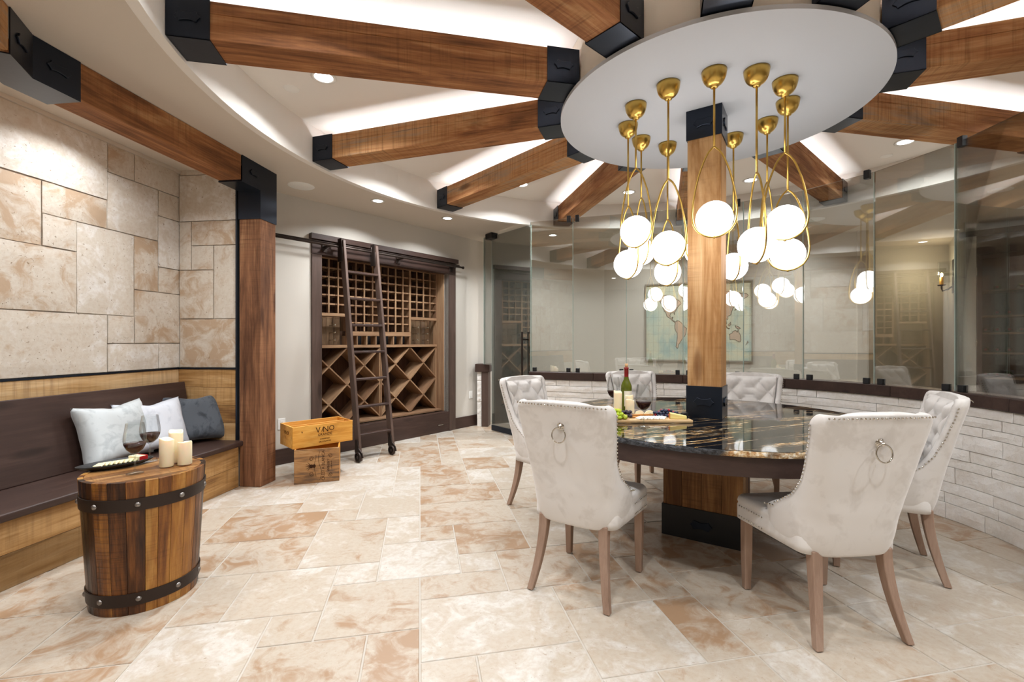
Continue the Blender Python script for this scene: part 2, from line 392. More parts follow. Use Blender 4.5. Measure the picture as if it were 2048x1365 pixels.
# clip to the room in front of the walls
def seg_side(p, a, b): return (b[0]-a[0])*(p[1]-a[1]) - (b[1]-a[1])*(p[0]-a[0])
meshes = {}; far_v = MB(); near = []
for u0, u1, t0, t1 in tiles:
    c = fa @ Vector(((u0+u1)/2*FM, ((t0+t1)/2)*FM+.06, 0))
    bench_x = -2.47 + .1213*(c.y-4.06)
    inroom = c.x > bench_x-.25 and c.y < 8.3 and c.y > -3.3 and c.x < 7.5
    if c.y > 4.0: inroom = inroom and (.768*(c.x+2.471) - .64*(c.y-4.781)) > -.2
    if not inroom: continue
    hidden = c.y > 4.6 and c.x > 1.7
    vis = c.y > 1.35 and abs(c.x) < c.y*1.2+.3 and not hidden
    d = (c-HUB).length
    outside = c.x > 1.33 and (c.xy-HUB.xy).length > 1.95
    if vis and not outside: near.append((c.y, u0, u1, t0, t1, c))
    else: far_v.box(u0*FM+.004, u1*FM-.004, t0*FM+.064, t1*FM+.056, -.02, 0, fa)
near.sort(key=lambda q: q[0])
for i, (_, u0, u1, t0, t1, c) in enumerate(near):
    a_, b_ = (u1-u0)*FM/2-.0042, (t1-t0)*FM/2-.0042
    if i >= 300: far_v.box(u0*FM+.003, u1*FM-.003, t0*FM+.063, t1*FM+.057, -.02, 0, fa); continue
    key = (u1-u0, t1-t0)
    if key not in meshes:
        m_ = MB(); m_.box(-a_, a_, -b_, b_, -.02, 0, ch=.0022); o = m_.build('tile', 'floor_tile', floor); meshes[key] = o.data
    else:
        o = bpy.data.objects.new('tile', meshes[key]); COL.objects.link(o); o.parent = floor
    o.location = (c.x, c.y, rr.uniform(-.0006, .0006)); o.rotation_euler = (0, 0, atan2(.1973, .9803))
print('floor tiles', len(near))
far_v.build('tile_field', 'floor_tile', floor, kind='stuff')

# ---- ceiling: soffit ring, fascia, raised ceiling, hub drum
def ring(name, r0, r1, z0, z1, mat, parent=None, seg=128, **kw):
    mb = MB(); vs = []; fs = []
    for k in range(seg):
        a = 2*pi*k/seg; c_, s_ = cos(a), sin(a)
        for r, z in ((r0, z0), (r1, z0), (r1, z1), (r0, z1)): vs.append((HUB.x+r*c_, HUB.y+r*s_, z))
    for k in range(seg):
        for i in range(4): fs.append((k*4+i, ((k+1) % seg)*4+i, ((k+1) % seg)*4+(i+1) % 4, k*4+(i+1) % 4))
    mb.add(vs, fs, False); return mb.build(name, mat, parent, **kw)
ceiling = ring('ceiling', R1+.058, 12, ZS, ZS+.06, 'plaster_ceiling', kind='structure')
ceiling.data.polygons.foreach_set('use_smooth', [False]*len(ceiling.data.polygons))
fas = ring('fascia', R1, R1+.0575, ZS, ZR+.05, 'plaster_white', ceiling); 
mb = MB(); mb.prism([(HUB.x+(R1+.05)*cos(2*pi*k/96), HUB.y+(R1+.05)*sin(2*pi*k/96)) for k in range(96)], ZR, ZR+.06); mb.build('raised_ceiling', 'plaster_white', ceiling)
mb = MB(); mb.prism([(HUB.x+RD*cos(2*pi*k/96), HUB.y+RD*sin(2*pi*k/96)) for k in range(96)], ZS+.012, ZR-.001); mb.build('hub_drum', 'plaster_drum', ceiling)
mb = MB(); mb.prism([(HUB.x+.992*cos(2*pi*k/128), HUB.y+.992*sin(2*pi*k/128)) for k in range(128)], ZS-.012, ZS+.011); mb.build('hub_disc', 'disc', ceiling)

# ---- walls
def wall(name, p, q, z0=0, z1=3.0, th=.12, mat='plaster', label=None):
    d = Vector((q[0]-p[0], q[1]-p[1])); L = d.length; mb = MB(); mb.box(0, L, 0, th, z0, z1)
    return mb.build(name, mat, mtx=frame(p, d), kind='structure')
# alcove walls ------------------------------------------------------
D1 = Vector((.1204, .9927)); Nr = Vector((.9927, -.1204))     # along the bench, and out of the alcove
CW = Vector((-3.06, 4.20))
AM = frame((CW.x, CW.y), D1)          # x along the bench wall away from the camera; +y into the wall
MW = .222; Z0 = 1.058
mb = MB(); mb.box(-5.4, .1, .0, .12, 0, 3.0); wl = mb.build('wall_left', 'grout', mtx=AM, kind='structure')
BT = [(0,2,0,1,'x')]
LT = [(0,1,0,1),(1,3,0,1),(0,2,1,3),(2,3,1,2),(3,7,0,2),(0,1,3,4),(1,2,3,5),(2,4,2,5),(4,7,2,4),(0,1,4,6),(0,1,6,7),(1,3,5,7),(4,5,4,5),(5,7,4,6),(3,5,5,6),(2,3,7,8),(0,2,7,8.25),(3,7,6,8),(2,4,8,8.25),(4,7,8,8.25)]
for i0 in range(7, 23, 2):
    LT += [(i0, i0+2, 0, 2), (i0, i0+1, 2, 4), (i0+1, i0+2, 2, 3), (i0+1, i0+2, 3, 5), (i0, i0+1, 4, 5), (i0, i0+2, 5, 7), (i0, i0+2, 7, 8.25)]
def wall_tile(parent, x0, x1, z0, z1, r=random.Random(3)):
    """one cushion-edged travertine slab, a little uneven"""
    g = .0025; p = r.uniform(.012, .019)
    mb = MB(); x0 += g; x1 -= g; z0 += g; z1 -= g
    nx = max(3, int((x1-x0)/.07)); nz = max(3, int((z1-z0)/.07)); nx = min(nx, 7); nz = min(nz, 6)
    jit = {}
    def P(i, j):
        x = x0+(x1-x0)*i/nx; z = z0+(z1-z0)*j/nz
        if i in (0, nx): x += r.uniform(0, .003)*(1 if i == 0 else -1)
        if j in (0, nz): z += r.uniform(0, .003)*(1 if j == 0 else -1)
        e = i in (0, nx) or j in (0, nz)
        return (x, -(p-.004 if e else p), z)
    vs = [P(i, j) for i in range(nx+1) for j in range(nz+1)]
    fs = [(i*(nz+1)+j, (i+1)*(nz+1)+j, (i+1)*(nz+1)+j+1, i*(nz+1)+j+1) for i in range(nx) for j in range(nz)]
    brd = [i*(nz+1) for i in range(nx+1)] + [nx*(nz+1)+j for j in range(1, nz+1)] + [i*(nz+1)+nz for i in range(nx-1, -1, -1)] + [j for j in range(nz-1, 0, -1)]
    b0 = len(vs); vs += [(vs[b][0], -.0005, vs[b][2]) for b in brd]; n = len(brd)
    fs += [(brd[k], brd[(k+1) % n], b0+(k+1) % n, b0+k) for k in range(n)]
    mb.add(vs, fs, False)
    return mb.build('tile', 'wall_tile', parent)
for a_, b_, c_, d_ in LT: wall_tile(wl, -b_*MW, -a_*MW, Z0+c_*MW, Z0+d_*MW)
RM = frame((CW.x, CW.y), Nr)          # return wall, x to the right, +y into the wall
mb = MB(); mb.box(0, .655, 0, .10, 0, 3.0); wr = mb.build('wall_return', 'grout', mtx=RM, kind='structure')
XR = [0, .14, .36, .59]
for a_, b_, c_, d_ in [(0,3,0,2),(0,2,2,4),(2,3,2,5),(0,1,4,6),(1,2,4,5),(1,3,5,6),(0,3,6,7.9),(0,3,7.9,8.25)]: wall_tile(wr, XR[a_]+.018*(a_ == 0), XR[b_], Z0+c_*MW, Z0+d_*MW)
# steel trims and gold boards below the stone
tr = MB(); tr.box(-5.3, -.018, -.024, -.0, Z0-.014, Z0-.001); tr.build('trim_1', 'steel', mtx=AM, kind='structure')
tr = MB(); tr.box(.0, .60, -.024, -.0, Z0-.014, Z0-.001); tr.box(.59, .606, -.03, 0, .41, 2.66); tr.build('trim_2', 'steel', mtx=RM, kind='structure')
cr = MB(); cr.box(-5.3, 0, -.03, 0, 2.86-.028, 2.859); cr.build('trim_3', 'plaster_ceiling', mtx=AM, kind='structure')
def planks(parent, x0, x1, zs, y0, y1, mat='gold', joints=(), name='plank'):
    for k in range(len(zs)-1):
        xs = [x0] + [j for j in joints[k] if x0 < j < x1] + [x1] if k < len(joints) else [x0, x1]
        for q in range(len(xs)-1):
            mb = MB(); L = xs[q+1]-xs[q]; H_ = zs[k+1]-zs[k]
            mb.box(-L/2+.001, L/2-.001, y0, y1, -H_/2+.001, H_/2-.001, ch=.0015)
            mb.build(name, mat, parent, loc=((xs[q]+xs[q+1])/2, 0, (zs[k]+zs[k+1])/2))
planks(wl, -5.3, -.018, [.72, Z0-.014], -.018, 0, joints=[(-1.9, -3.6)])
planks(wr, .0, .59, [.40, .56, .72, .88, Z0-.014], -.018, 0)

# wine wall ---------------------------------------------------------
WO = (-2.471, 4.781); WD = (.640, .768); WM = frame(WO, WD)     # x along the wall, +y into the wall
S0, S1, ZT = .495, 2.42, 2.27
mb = MB(); mb.box(-.66, S0, 0, .12, 0, 3.0); mb.box(S1, 3.42, 0, .12, 0, 3.0); mb.box(S0, S1, 0, .12, ZT+.03, 3.0)
mb.box(S0-.1, S1+.1, .60, .66, 0, 3.0); mb.box(S0-.08, S0-.02, .12, .60, 0, 3.0); mb.box(S1+.02, S1+.08, .12, .60, 0, 3.0)
mb.build('wall_wine', 'plaster', mtx=WM, kind='structure')
mb = MB(); mb.box(-.5, S0-.115, -.018, -.0005, 0, .165); mb.build('baseboard_left', 'dark', mtx=WM, kind='structure', bevel=.003)
mb = MB(); mb.box(S1+.125, 3.0, -.018, -.0005, 0, .165); mb.build('baseboard_right', 'dark', mtx=WM, kind='structure', bevel=.003)
# outer walls ---------------------------------------------------------
wall('wall_back_left', (-.33, 7.36), (1.58, 7.83))
wb = wall('wall_back', (1.55, 7.85), (5.02, 6.44))
wall('wall_back_jog', (5.0, 6.44), (5.28, 7.66)); wall('wall_back_right', (5.25, 7.62), (7.15, 7.42)); wall('wall_sconce', (7.1, 7.45), (5.93, 6.01))
wall('wall_right', (6.9, 5.1), (8.65, 3.35)); wall('wall_right_rear', (8.6, 3.4), (8.6, -3.25)); wall('wall_rear', (8.7, -3.2), (-4.1, -3.2))

# knee wall of stone with a dark cap -------------------------------------
KP = [(.2, 5.475), (.70, 5.277), (1.27, 5.10), (1.83, 4.905)]
c0 = HUB.xy; a0 = atan2(4.905-c0.y, 1.83-c0.x)
KP[3] = (c0.x+1.855*cos(a0), c0.y+1.855*sin(a0))
NS = 24
for k in range(1, NS+1):
    a = a0 - k*(a0+radians(38))/NS; KP.append((c0.x+1.845*cos(a), c0.y+1.845*sin(a)))
KV = [Vector(p) for p in KP]
def arc_pts(V):
    L = [0]
    for i in range(1, len(V)): L.append(L[-1]+(V[i]-V[i-1]).length)
    return L
KL = arc_pts(KV)
def kpos(s, off=0):
    s = max(0, min(KL[-1]-1e-6, s))
    for i in range(len(KL)-1):
        if s <= KL[i+1]: break
    t_ = (s-KL[i])/(KL[i+1]-KL[i]); p = KV[i].lerp(KV[i+1], t_)
    def nrm(j):
        a = KV[max(0, j-1)]; b = KV[min(len(KV)-1, j+1)]; d = (b-a).normalized(); return Vector((-d.y, d.x))   # outward (away from the hub)
    n = nrm(i).lerp(nrm(i+1), t_).normalized()
    return p + n*off, n
ZC = .934
knee = MB()
N_ = 60
def strip(mb, s0, s1, o0, o1, z0, z1, n):
    vs = []; fs = []
    for k in range(n+1):
        s = s0+(s1-s0)*k/n
        for o_, z in ((o0, z0), (o1, z0), (o1, z1), (o0, z1)):
            p, _n = kpos(s, o_); vs.append((p.x, p.y, z))
    for k in range(n):
        for i in range(4): fs.append((k*4+i, k*4+4+i, k*4+4+(i+1) % 4, k*4+(i+1) % 4))
    fs += [(0, 1, 2, 3), (n*4+3, n*4+2, n*4+1, n*4)]
    return mb.add(vs, fs, False)
strip(knee, 0.02, KL[-1], .04, .15, 0, ZC-.09, N_)
kw_ = knee.build('wall_knee', 'joint', kind='structure')
s = 0; i = 0
while s < KL[-1]-.01:
    e = min(KL[-1], s+rr.uniform(.75, 1.05)); mb = MB(); strip(mb, s+.0008, e-.0008, 0, .19, ZC-.088, ZC, 8); mb.build('cap_board', 'dark', kw_, bevel=.004); s = e
rows = [0, .115, .19, .27, .385, .45, .53, .64, .705, .775, .843]
nst = 0
def ledger(parent, f, L, z0, z1, r):
    """split-face stone; f(s) -> (point, normal toward viewer)"""
    pr = r.uniform(.006, .022); nx = max(2, min(6, int(L/.07))); nz = 2; mb = MB(); vs = []
    for i in range(nx+1):
        for j in range(nz+1):
            p, n = f(L*i/nx); e = (i in (0, nx)) or (j in (0, nz))
            d = pr*(.72 if e else 1)+r.uniform(-.004, .004)
            vs.append((p.x+n.x*d, p.y+n.y*d, z0+(z1-z0)*j/nz))
    fs = [(i*(nz+1)+j, (i+1)*(nz+1)+j, (i+1)*(nz+1)+j+1, i*(nz+1)+j+1) for i in range(nx) for j in range(nz)]
    brd = [i*(nz+1) for i in range(nx+1)] + [nx*(nz+1)+j for j in range(1, nz+1)] + [i*(nz+1)+nz for i in range(nx-1, -1, -1)] + [j for j in range(nz-1, 0, -1)]
    b0 = len(vs); n_ = len(brd)
    for b in brd:
        i = b//(nz+1); p, n = f(L*i/nx); vs.append((p.x-n.x*.02, p.y-n.y*.02, vs[b][2]))
    fs += [(brd[k], brd[(k+1) % n_], b0+(k+1) % n_, b0+k) for k in range(n_)]
    mb.add(vs, fs, False); return mb.build('stone', 'ledger', parent)
rk = random.Random(5)
for j in range(len(rows)-1):
    s = rk.uniform(-.3, 0)
    while s < KL[-1]-.02:
        L = rk.choice([.16, .26, .36, .5, .62]); a = max(s, .0); b = min(s+L, KL[-1])
        if b-a > .03:
            def f(q, a=a):
                p, n = kpos(a+.002+q, .035); return p, -n
            ledger(kw_, f, b-a-.004, rows[j]+.002, rows[j+1]-.002, rk); nst += 1
        s += L
print('ledger stones', nst)
# stub at the wine wall: stone, dark post and cap
SM = frame((-.53, 6.985), (.99, -.14))     # x to the right, y away
st = MB(); st.box(.0, .115, .0, .14, 0, .83); sw = st.build('wall_stub', 'joint', mtx=SM, kind='structure')
for j in range(len(rows)-1):
    z1_ = min(.832, rows[j+1])
    def f(q): return Vector((.0+q, .0)), Vector((0, -1))
    ledger(sw, f, .07, rows[j]+.001, z1_-.001, rk)
pp = MB(); pp.box(.07, .175, -.03, .16, 0, .86); pp.build('end_post', 'darkz', sw, bevel=.004)
pp = MB(); pp.box(-.025, .2, -.05, .18, .83, .95); pp.build('cap_board', 'dark', sw, bevel=.004)

# glass partition ---------------------------------------------------------
joint_px = [(1062, .60), (1146, .60), (1253, .60), (1366, .6), (1487, .6), (1606, .6), (1748, .6), (1910, .6)]
def s_at_px(px):
    best = None; m = (px-1024)/915
    for k in range(2000):
        s = KL[-1]*k/2000; p, n = kpos(s, .055)
        if p.y > 1.5:
            d = abs(p.x/p.y-m)
            if best is None or d < best[0]: best = (d, s)
    return best[1]
JS = [.0] + [s_at_px(px) for px, _ in joint_px[1:]]
JS += [JS[-1]+.6, JS[-1]+1.2, JS[-1]+1.75]
JS = [q for q in JS if q < KL[-1]]
ZG = 2.735
for i in range(len(JS)-1):
    p, _ = kpos(JS[i], .055); q, _ = kpos(JS[i+1], .055); d = q-p; L = d.length; mt = frame((p.x, p.y), d)
    wn = empty('window_%d' % (i+1), kind='structure', mtx=mt)
    mb = MB(); mb.box(.004, L-.004, 0, .0105, ZC+.003, ZG); mb.build('pane', 'pane', wn)
    ed = MB(); ed.box(.0, .0036, -.0004, .011, ZC+.003, ZG); ed.box(L-.0036, L, -.0004, .011, ZC+.003, ZG); ed.build('polished_edge', 'pane_edge', wn)
    for x in (.055, L-.055):
        c_ = MB(); c_.box(x-.022, x+.022, -.014, .026, ZC, ZC+.05); c_.build('clamp', 'black', wn, bevel=.003)
    if i in (0, 1, 3, 5, 7):
        c_ = MB(); x = L-.05 if i in (0, 3, 5) else .05; c_.box(x-.022, x+.022, -.014, .026, ZG-.045, ZG+.03); c_.build('clamp', 'black', wn, bevel=.003)
# glass door
dp = Vector((-.29, 6.62)); dq = Vector((.245, 5.95)); DM = frame(dp, dq-dp); L = (dq-dp).length
dr = empty('door_1', kind='structure', mtx=DM)
mb = MB(); mb.box(0, L, 0, .012, .09, 2.815); mb.build('pane', 'door_pane', dr)
ed = MB(); ed.box(-.004, -.0003, -.0004, .0124, .09, 2.815); ed.box(L+.0003, L+.004, -.0004, .0124, .09, 2.815); ed.build('polished_edge', 'pane_edge', dr)
mb = MB(); mb.box(-.0, L, -.012, .024, .012, .088); mb.build('bottom_rail', 'steel', dr, bevel=.003)
for sy, nm in ((-.05, 'pull_handle'), (.062, 'pull_handle')):
    mb = MB(); mb.box(L-.13, L-.105, sy-.008, sy+.008, .62, 1.42); mb.box(L-.125, L-.11, min(sy, 0), max(sy, .0), .70, .72); mb.box(L-.125, L-.11, min(sy, 0), max(sy, .0), 1.31, 1.33); mb.build(nm, 'iron', dr, bevel=.002)
mb = MB(); mb.box(-.10, .06, -.05, .06, 2.78, 2.855); mb.build('top_hinge', 'black', dr, bevel=.004)
# fixed sliver of glass between wall and door
fm = frame((-.42, 6.86), (.13, -.22)); wn = empty('window_20', kind='structure', mtx=fm)
mb = MB(); mb.box(0, .25, 0, .011, .95, 2.85); mb.build('pane', 'pane', wn)
ed = MB(); ed.box(-.012, 0, -.001, .012, .95, 2.85); ed.box(.251, .259, -.001, .012, .95, 2.85); ed.build('polished_edge', 'pane_edge', wn)

# ================================================================== BEAMS
BL = [('first', 'broad rough-sawn spoke beam upper left, steel sleeve cut by the top edge'),
      ]
beam_labels = {0: 'spoke beam at the far right passing above the glass, running almost level',
 1: 'short dark spoke beam right of the centre post ending over the right glass panels',
 2: 'spoke beam almost hidden behind the centre post, pointing straight back',
 3: 'steep spoke beam ending above the first glass panel joint, left of the post',
 4: 'spoke beam over the recessed wine rack, third from the left side',
 5: 'spoke beam crossing the middle left with steel sleeves at both ends in view',
 6: 'longest spoke beam top left with a pale gouge in its face',
 7: 'spoke beam at the top edge left of the white disc, seen from below',
 8: 'spoke beam overhead whose sleeve just shows above the disc, left one of two',
 9: 'spoke beam overhead whose sleeve just shows above the disc, right one of two',
 10: 'spoke beam at the top right corner, uppermost right of the disc',
 11: 'broad grey-brown weathered spoke beam right of the disc below the topmost one'}
BX0, BX1 = .958, 3.205
for k in range(12):
    a = radians(BEAM0+30*k)
    b = empty('ceiling_beam', (HUB.x, HUB.y, 0), a, beam_labels[k], 'beam', 'spoke beams of the round ceiling')
    h = .107; x0, x1 = BX0, BX1
    mb = MB(); mb.box(x0+.004, x1-.004, -h, h, 2.883, 3.02); mb.box(x0+.004, x1-.004, -h, -h+.018, 3.02, 3.088); mb.box(x0+.004, x1-.004, h-.018, h, 3.02, 3.088)
    mb.build('timber', 'beam', b, bevel=.004)
    for (s0, s1) in ((x0, x0+.205), (x1-.205, x1)):
        c_ = MB(); t_ = .006
        c_.box(s0, s1, -h-t_, h+t_, 2.877, 2.883); c_.box(s0, s1, -h-t_, -h-.0005, 2.877, 3.092); c_.box(s0, s1, h+.0005, h+t_, 2.877, 3.092)
        sl = c_.build('steel_sleeve', 'steel', b)
        for sy in (1, -1):
            m_ = Matrix.Translation(((s0+s1)/2, sy*(h+t_), 2.985)) @ Matrix.Rotation(0 if sy < 0 else pi, 4, 'Z') @ Matrix.Rotation(pi/2, 4, 'X')
            emblem(sl, m_, .062)
    mb = MB(); mb.box(x0+.06, x1-.06, -.014, .014, 3.0215, 3.027); mb.build('led_strip', 'led', b)

# recessed lights -----------------------------------------------------------
def can(x, y, z, label, r=.062):
    t_ = empty('downlight', (x, y, z), 0, label, 'light', 'recessed ceiling lights')
    mb = MB(); mb.lathe([(r, 0), (r+.022, -.001), (r+.024, -.006), (r+.004, -.008), (r, -.004)], 28); mb.build('trim_ring', 'white_plastic', t_)
    mb = MB(); mb.lathe([(.001, -.004), (r, -.004)], 28); mb.build('lens', 'lamp', t_)
names12 = ['above the right glass panels near the beam', 'second right of the post, above the glass', 'behind the hanging globes left of the post', 'beyond the spoke beams over the glass door', 'between the third and fourth beams from the left', 'between the longest beam and the one below it', 'over the bench side near the camera', 'behind the camera on the left', 'behind the camera in the middle', 'behind the camera right of the middle', 'high right near the camera', 'beyond the right frame edge among the beams']
for x, y, z, n, k in CANS: can(x, y, z, 'recessed light in the raised ceiling, ' + names12[k])
for i, (x, y) in enumerate(SOFFIT_CANS):
    can(x, y, ZS, 'recessed light in the low ceiling ' + ['above the ladder', 'right of the wine rack top', 'beyond the first glass panel', 'over the bench', 'over the near end of the bench', 'added as fill behind the camera, left', 'added as fill behind the camera, rear wall left', 'added as fill behind the camera, rear wall centre', 'added as fill behind the camera, rear wall right', 'right of the camera', 'outside the glass on the right', 'beyond the glass at the back right', 'beyond the glass in front of the map'][i], .05)
def disc(name, x, y, z, r, label, cat):
    mb = MB(); mb.lathe([(.001, -.005), (r-.006, -.005), (r-.002, -.003), (r, 0)], 40); tag(mb.build(name, 'white_plastic', loc=(x, y, z)), label, cat)
disc('ceiling_speaker', -2.12, 4.60, ZS, .125, 'flat round white speaker cover in the low ceiling beside the post', 'speaker')
disc('ceiling_speaker', 3.87, 5.87, ZS, .125, 'flat round white speaker cover beyond the glass behind the globes', 'speaker')
disc('ceiling_speaker', 5.04, 4.72, ZS, .1, 'flat round white cover beyond the glass at the far right', 'speaker')
disc('sprinkler_cover', -1.65, 3.424, ZR, .055, 'small white round cover beside the bright recessed light upper left', 'sprinkler')
disc('sprinkler_cover', -.86, 5.177, ZR, .055, 'small white round cover above the third beam from the left', 'sprinkler')
disc('sprinkler_cover', 3.82, 4.67, ZR, .055, 'small white round cover below the recessed light at the right', 'sprinkler')

# ================================================================== ALCOVE FRAME
PO = Vector((-2.233, 4.06))
PM = frame((PO.x, PO.y), D1)     # x along the bench away from camera, +y toward the alcove
post = empty('corner_post', label='square reclaimed timber post with black steel top at the end of the bench', category='post', mtx=PM)
mb = MB(); mb.box(0, .215, 0, .203, 0, 2.66); mb.build('timber', 'post', post, bevel=.006, seg=2)
c_ = MB(); c_.box(-.006, .221, -.006, .209, 2.385, 2.648); c_.box(-.236, .221, -.006, .0, 2.645, 2.859); c_.box(-.236, -.0, .203, .209, 2.645, 2.859); c_.box(-.02, .221, .0, .209, 2.648, 2.859)
br = c_.build('steel_bracket', 'steel', post)
c_ = MB(); c_.box(-.24, -.006, -.006, .209, 2.636, 2.648); c_.build('bracket_plate', 'steel', post)
emblem(br, Matrix.Translation((-.09, -.006, 2.755)) @ Matrix.Rotation(pi/2, 4, 'X'), .055)
tb = empty('wall_beam', label='long reclaimed beam above the bench alcove, from the steel elbow to the post', category='beam', mtx=PM)
XE = -1.746
mb = MB(); mb.box(XE+.006, -.24, 0, .203, 2.649, 2.858); mb.build('timber', 'beam', tb, bevel=.004)
# elbow and second beam: turns toward the camera and right
EC = PM @ Vector((XE, 0, 0)); d2 = Vector((.454, -.891))
EM = frame((EC.x, EC.y), -d2)       # local -x runs along d2
c_ = MB(); c_.box(XE, XE+.232, -.006, -.0002, 2.643, 2.858)
el = empty('beam_elbow', label='black steel elbow sleeve where the two alcove beams meet, top left', category='bracket', mtx=PM)
s1 = c_.build('sleeve', 'steel', el)
emblem(s1, Matrix.Translation((XE+.12, -.006, 2.752)) @ Matrix.Rotation(pi/2, 4, 'X'), .06)
# second leg in elbow frame
inv = PM.inverted() @ EM
c_ = MB(); c_.box(-.222, 0, -.006, -.0002, 2.643, 2.858)
s2 = c_.build('sleeve', 'steel', el, mtx=inv)
emblem(s2, Matrix.Translation((-.115, -.006, 2.752)) @ Matrix.Rotation(pi/2, 4, 'X'), .06)
pa = [Vector((XE+.232, -.006)), Vector((XE, -.006))]
q = [inv @ Vector(v) for v in ((-.222, -.006, 0), (-.222, .209, 0))]
q2 = inv @ Vector((.0, .209, 0))
poly = [(XE+.232, -.006), (XE, -.006), (q[0].x, q[0].y), (q[1].x, q[1].y), (XE+.03, .209), (XE+.232, .209)]
c_ = MB(); c_.prism(poly, 2.636, 2.643); c_.build('soffit_plate', 'steel', el)
nb = empty('wall_beam', label='reclaimed beam stub at the very top left edge, running toward the viewer', category='beam', mtx=EM)
mb = MB(); mb.box(-1.6, -.224, 0, .203, 2.649, 2.858); mb.build('timber', 'beam', nb, bevel=.004)

# bench --------------------------------------------------------------------
bench = empty('bench', label='built-in dark wood bench with golden plank base along the stone wall', category='bench', mtx=frame((-2.434, 4.075), D1))
# local: x along, y>0 toward wall. wall face at y = .62
planks(bench, -4.2, -.0, [0, .185, .362], .0, .02, joints=[(-1.3, -3.0), (-2.1,)])
mb = MB(); mb.box(-4.2, .0, .02, .60, .02, .36); mb.build('carcass', 'dark', bench)
mb = MB(); mb.box(-4.2, .03, -.035, .60, .364, .41); mb.build('seat_board', 'dark', bench, bevel=.012, seg=3)
mb = MB(); vs = []
for x in (-4.2, .035-.04): vs += [(x, .435, .411), (x, .475, .411), (x, .56, .93), (x, .525, .935)]
mb.add(vs, [(0, 1, 2, 3), (7, 6, 5, 4), (0, 4, 5, 1), (1, 5, 6, 2), (2, 6, 7, 3), (3, 7, 4, 0)]); mb.build('backrest', 'dark', bench, bevel=.006, seg=2)
# ================================================================== WINE RACK
rack = empty('wine_rack', label='recessed dark-framed wine rack with bottle cells above and diamond bins below', category='wine rack', mtx=WM)
def rb(name, mat, *b, parent=None, bevel=.002, **kw):
    mb = MB(); mb.box(*b); return mb.build(name, mat, parent or rack, bevel=bevel, **kw)
for x0, x1 in ((.379, S0), (S1, 2.543)): rb('jamb', 'darkz', x0, x1, -.022, .09, 0 if x0 < 1 else 0, 2.27)
rb('header_board', 'dark', .379, 2.543, -.022, .09, 2.272, 2.43); rb('header_cap', 'dark', .355, 2.567, -.06, .05, 2.432, 2.492)
base = rb('base_board', 'dark', S0+.001, S1-.001, -.016, .09, 0, .278)
h_ = MB(); h_.tube([(2.2, -.018, .11), (2.2, -.035, .11), (2.3, -.035, .11), (2.3, -.018, .11)], .005, 6); h_.build('pull_handle', 'chrome', base)
rb('side_panel', 'rack', S1-.019, S1-.001, .091, .56, .28, 2.35); rb('side_panel', 'rack', S0-.018, S0-.001, .13, .56, .28, 2.35)
RY0, RY1, XL, XRr = .24, .55, .48, 2.40
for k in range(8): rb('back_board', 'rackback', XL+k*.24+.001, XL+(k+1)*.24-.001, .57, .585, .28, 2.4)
rb('floor_board', 'rackx', XL, XRr, .13, .57, .281, .305)
rb('top_rail', 'rackx', XL, XRr, RY0-.005, RY0+.03, 2.285, 2.345)
rows_z = [2.288-.108*k for k in range(9)]
for k in range(17):
    x = XRr-.12*k; low = 1.424 if 4 <= k <= 12 else 1.64; wd = .013 if k in (4, 12) else .009
    rb('upright', 'rack', x-wd, x+wd, RY0, RY0+.018, low, 2.285); 
    if k in (0, 4, 8, 12, 16): rb('divider', 'rack', x-.006, x+.006, RY0+.02, RY1, low, 2.285)
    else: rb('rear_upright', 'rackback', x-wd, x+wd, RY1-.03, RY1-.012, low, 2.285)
for x0, x1, n in ((.49, .945, 5), (.975, 1.905, 7), (1.935, 2.39, 5)):
    for j in range(1, n+1):
        z = rows_z[j]; mb = MB(); mb.box(x0, x1, RY0+.018, RY0+.034, z-.009, z+.009)
        q = x0+.0
        kk = 0
        mb.build('bottle_rail', 'rack', rack)
        rb('rear_rail', 'rackback', x0, x1, RY1-.05, RY1-.034, z-.009, z+.009)
        nn = int(round((x1-x0+.03)/.12)); mb = MB()
        for c in range(nn):
            xa = x0-.015+.12*c
            for sx in (.014, .106): mb.box(xa+sx-.006, xa+sx+.006, RY0+.004, RY1-.05, z-.007, z+.007)
        mb.build('bottle_cradles', 'rack', rack, kind='stuff')
rb('lower_rail', 'rackx', .49, .95, RY0-.004, RY0+.03, 1.60, 1.637); rb('lower_rail', 'rackx', 1.93, XRr, RY0-.004, RY0+.03, 1.60, 1.637)
rb('lower_rail', 'rackx', .95, 1.93, RY0-.004, RY0+.03, 1.365, 1.42)
rb('shelf_board', 'rackx', XL, XRr, RY0-.012, RY1, 1.215, 1.25)
rb('cubby_back', 'black', .965, 1.915, .36, .37, 1.252, 1.364)
for k in range(8): x = .96+.137*k; rb('cubby_divider', 'rack', x-.008, x+.008, RY0, .36, 1.252, 1.364)
for x0, x1 in ((.50, .94), (1.945, 2.385)):
    for k in range(5): rb('display_board', 'rack', x0+k*.088, x0+k*.088+.086, .38, .395, 1.252, 1.60)
    rb('clear_panel', 'acrylic', x0, x1, .30, .306, 1.255, 1.58, bevel=0)
    for cx_ in (x0+.12, x0+.30):
        for z in (1.31, 1.40, 1.49):
            mb = MB(); mb.tube([(cx_, .38, z), (cx_, .255, z+.004)], .0045, 8); mb.ball((cx_, .25, z+.004), .011, 10, 6); mb.build('bottle_peg', 'chrome', rack)
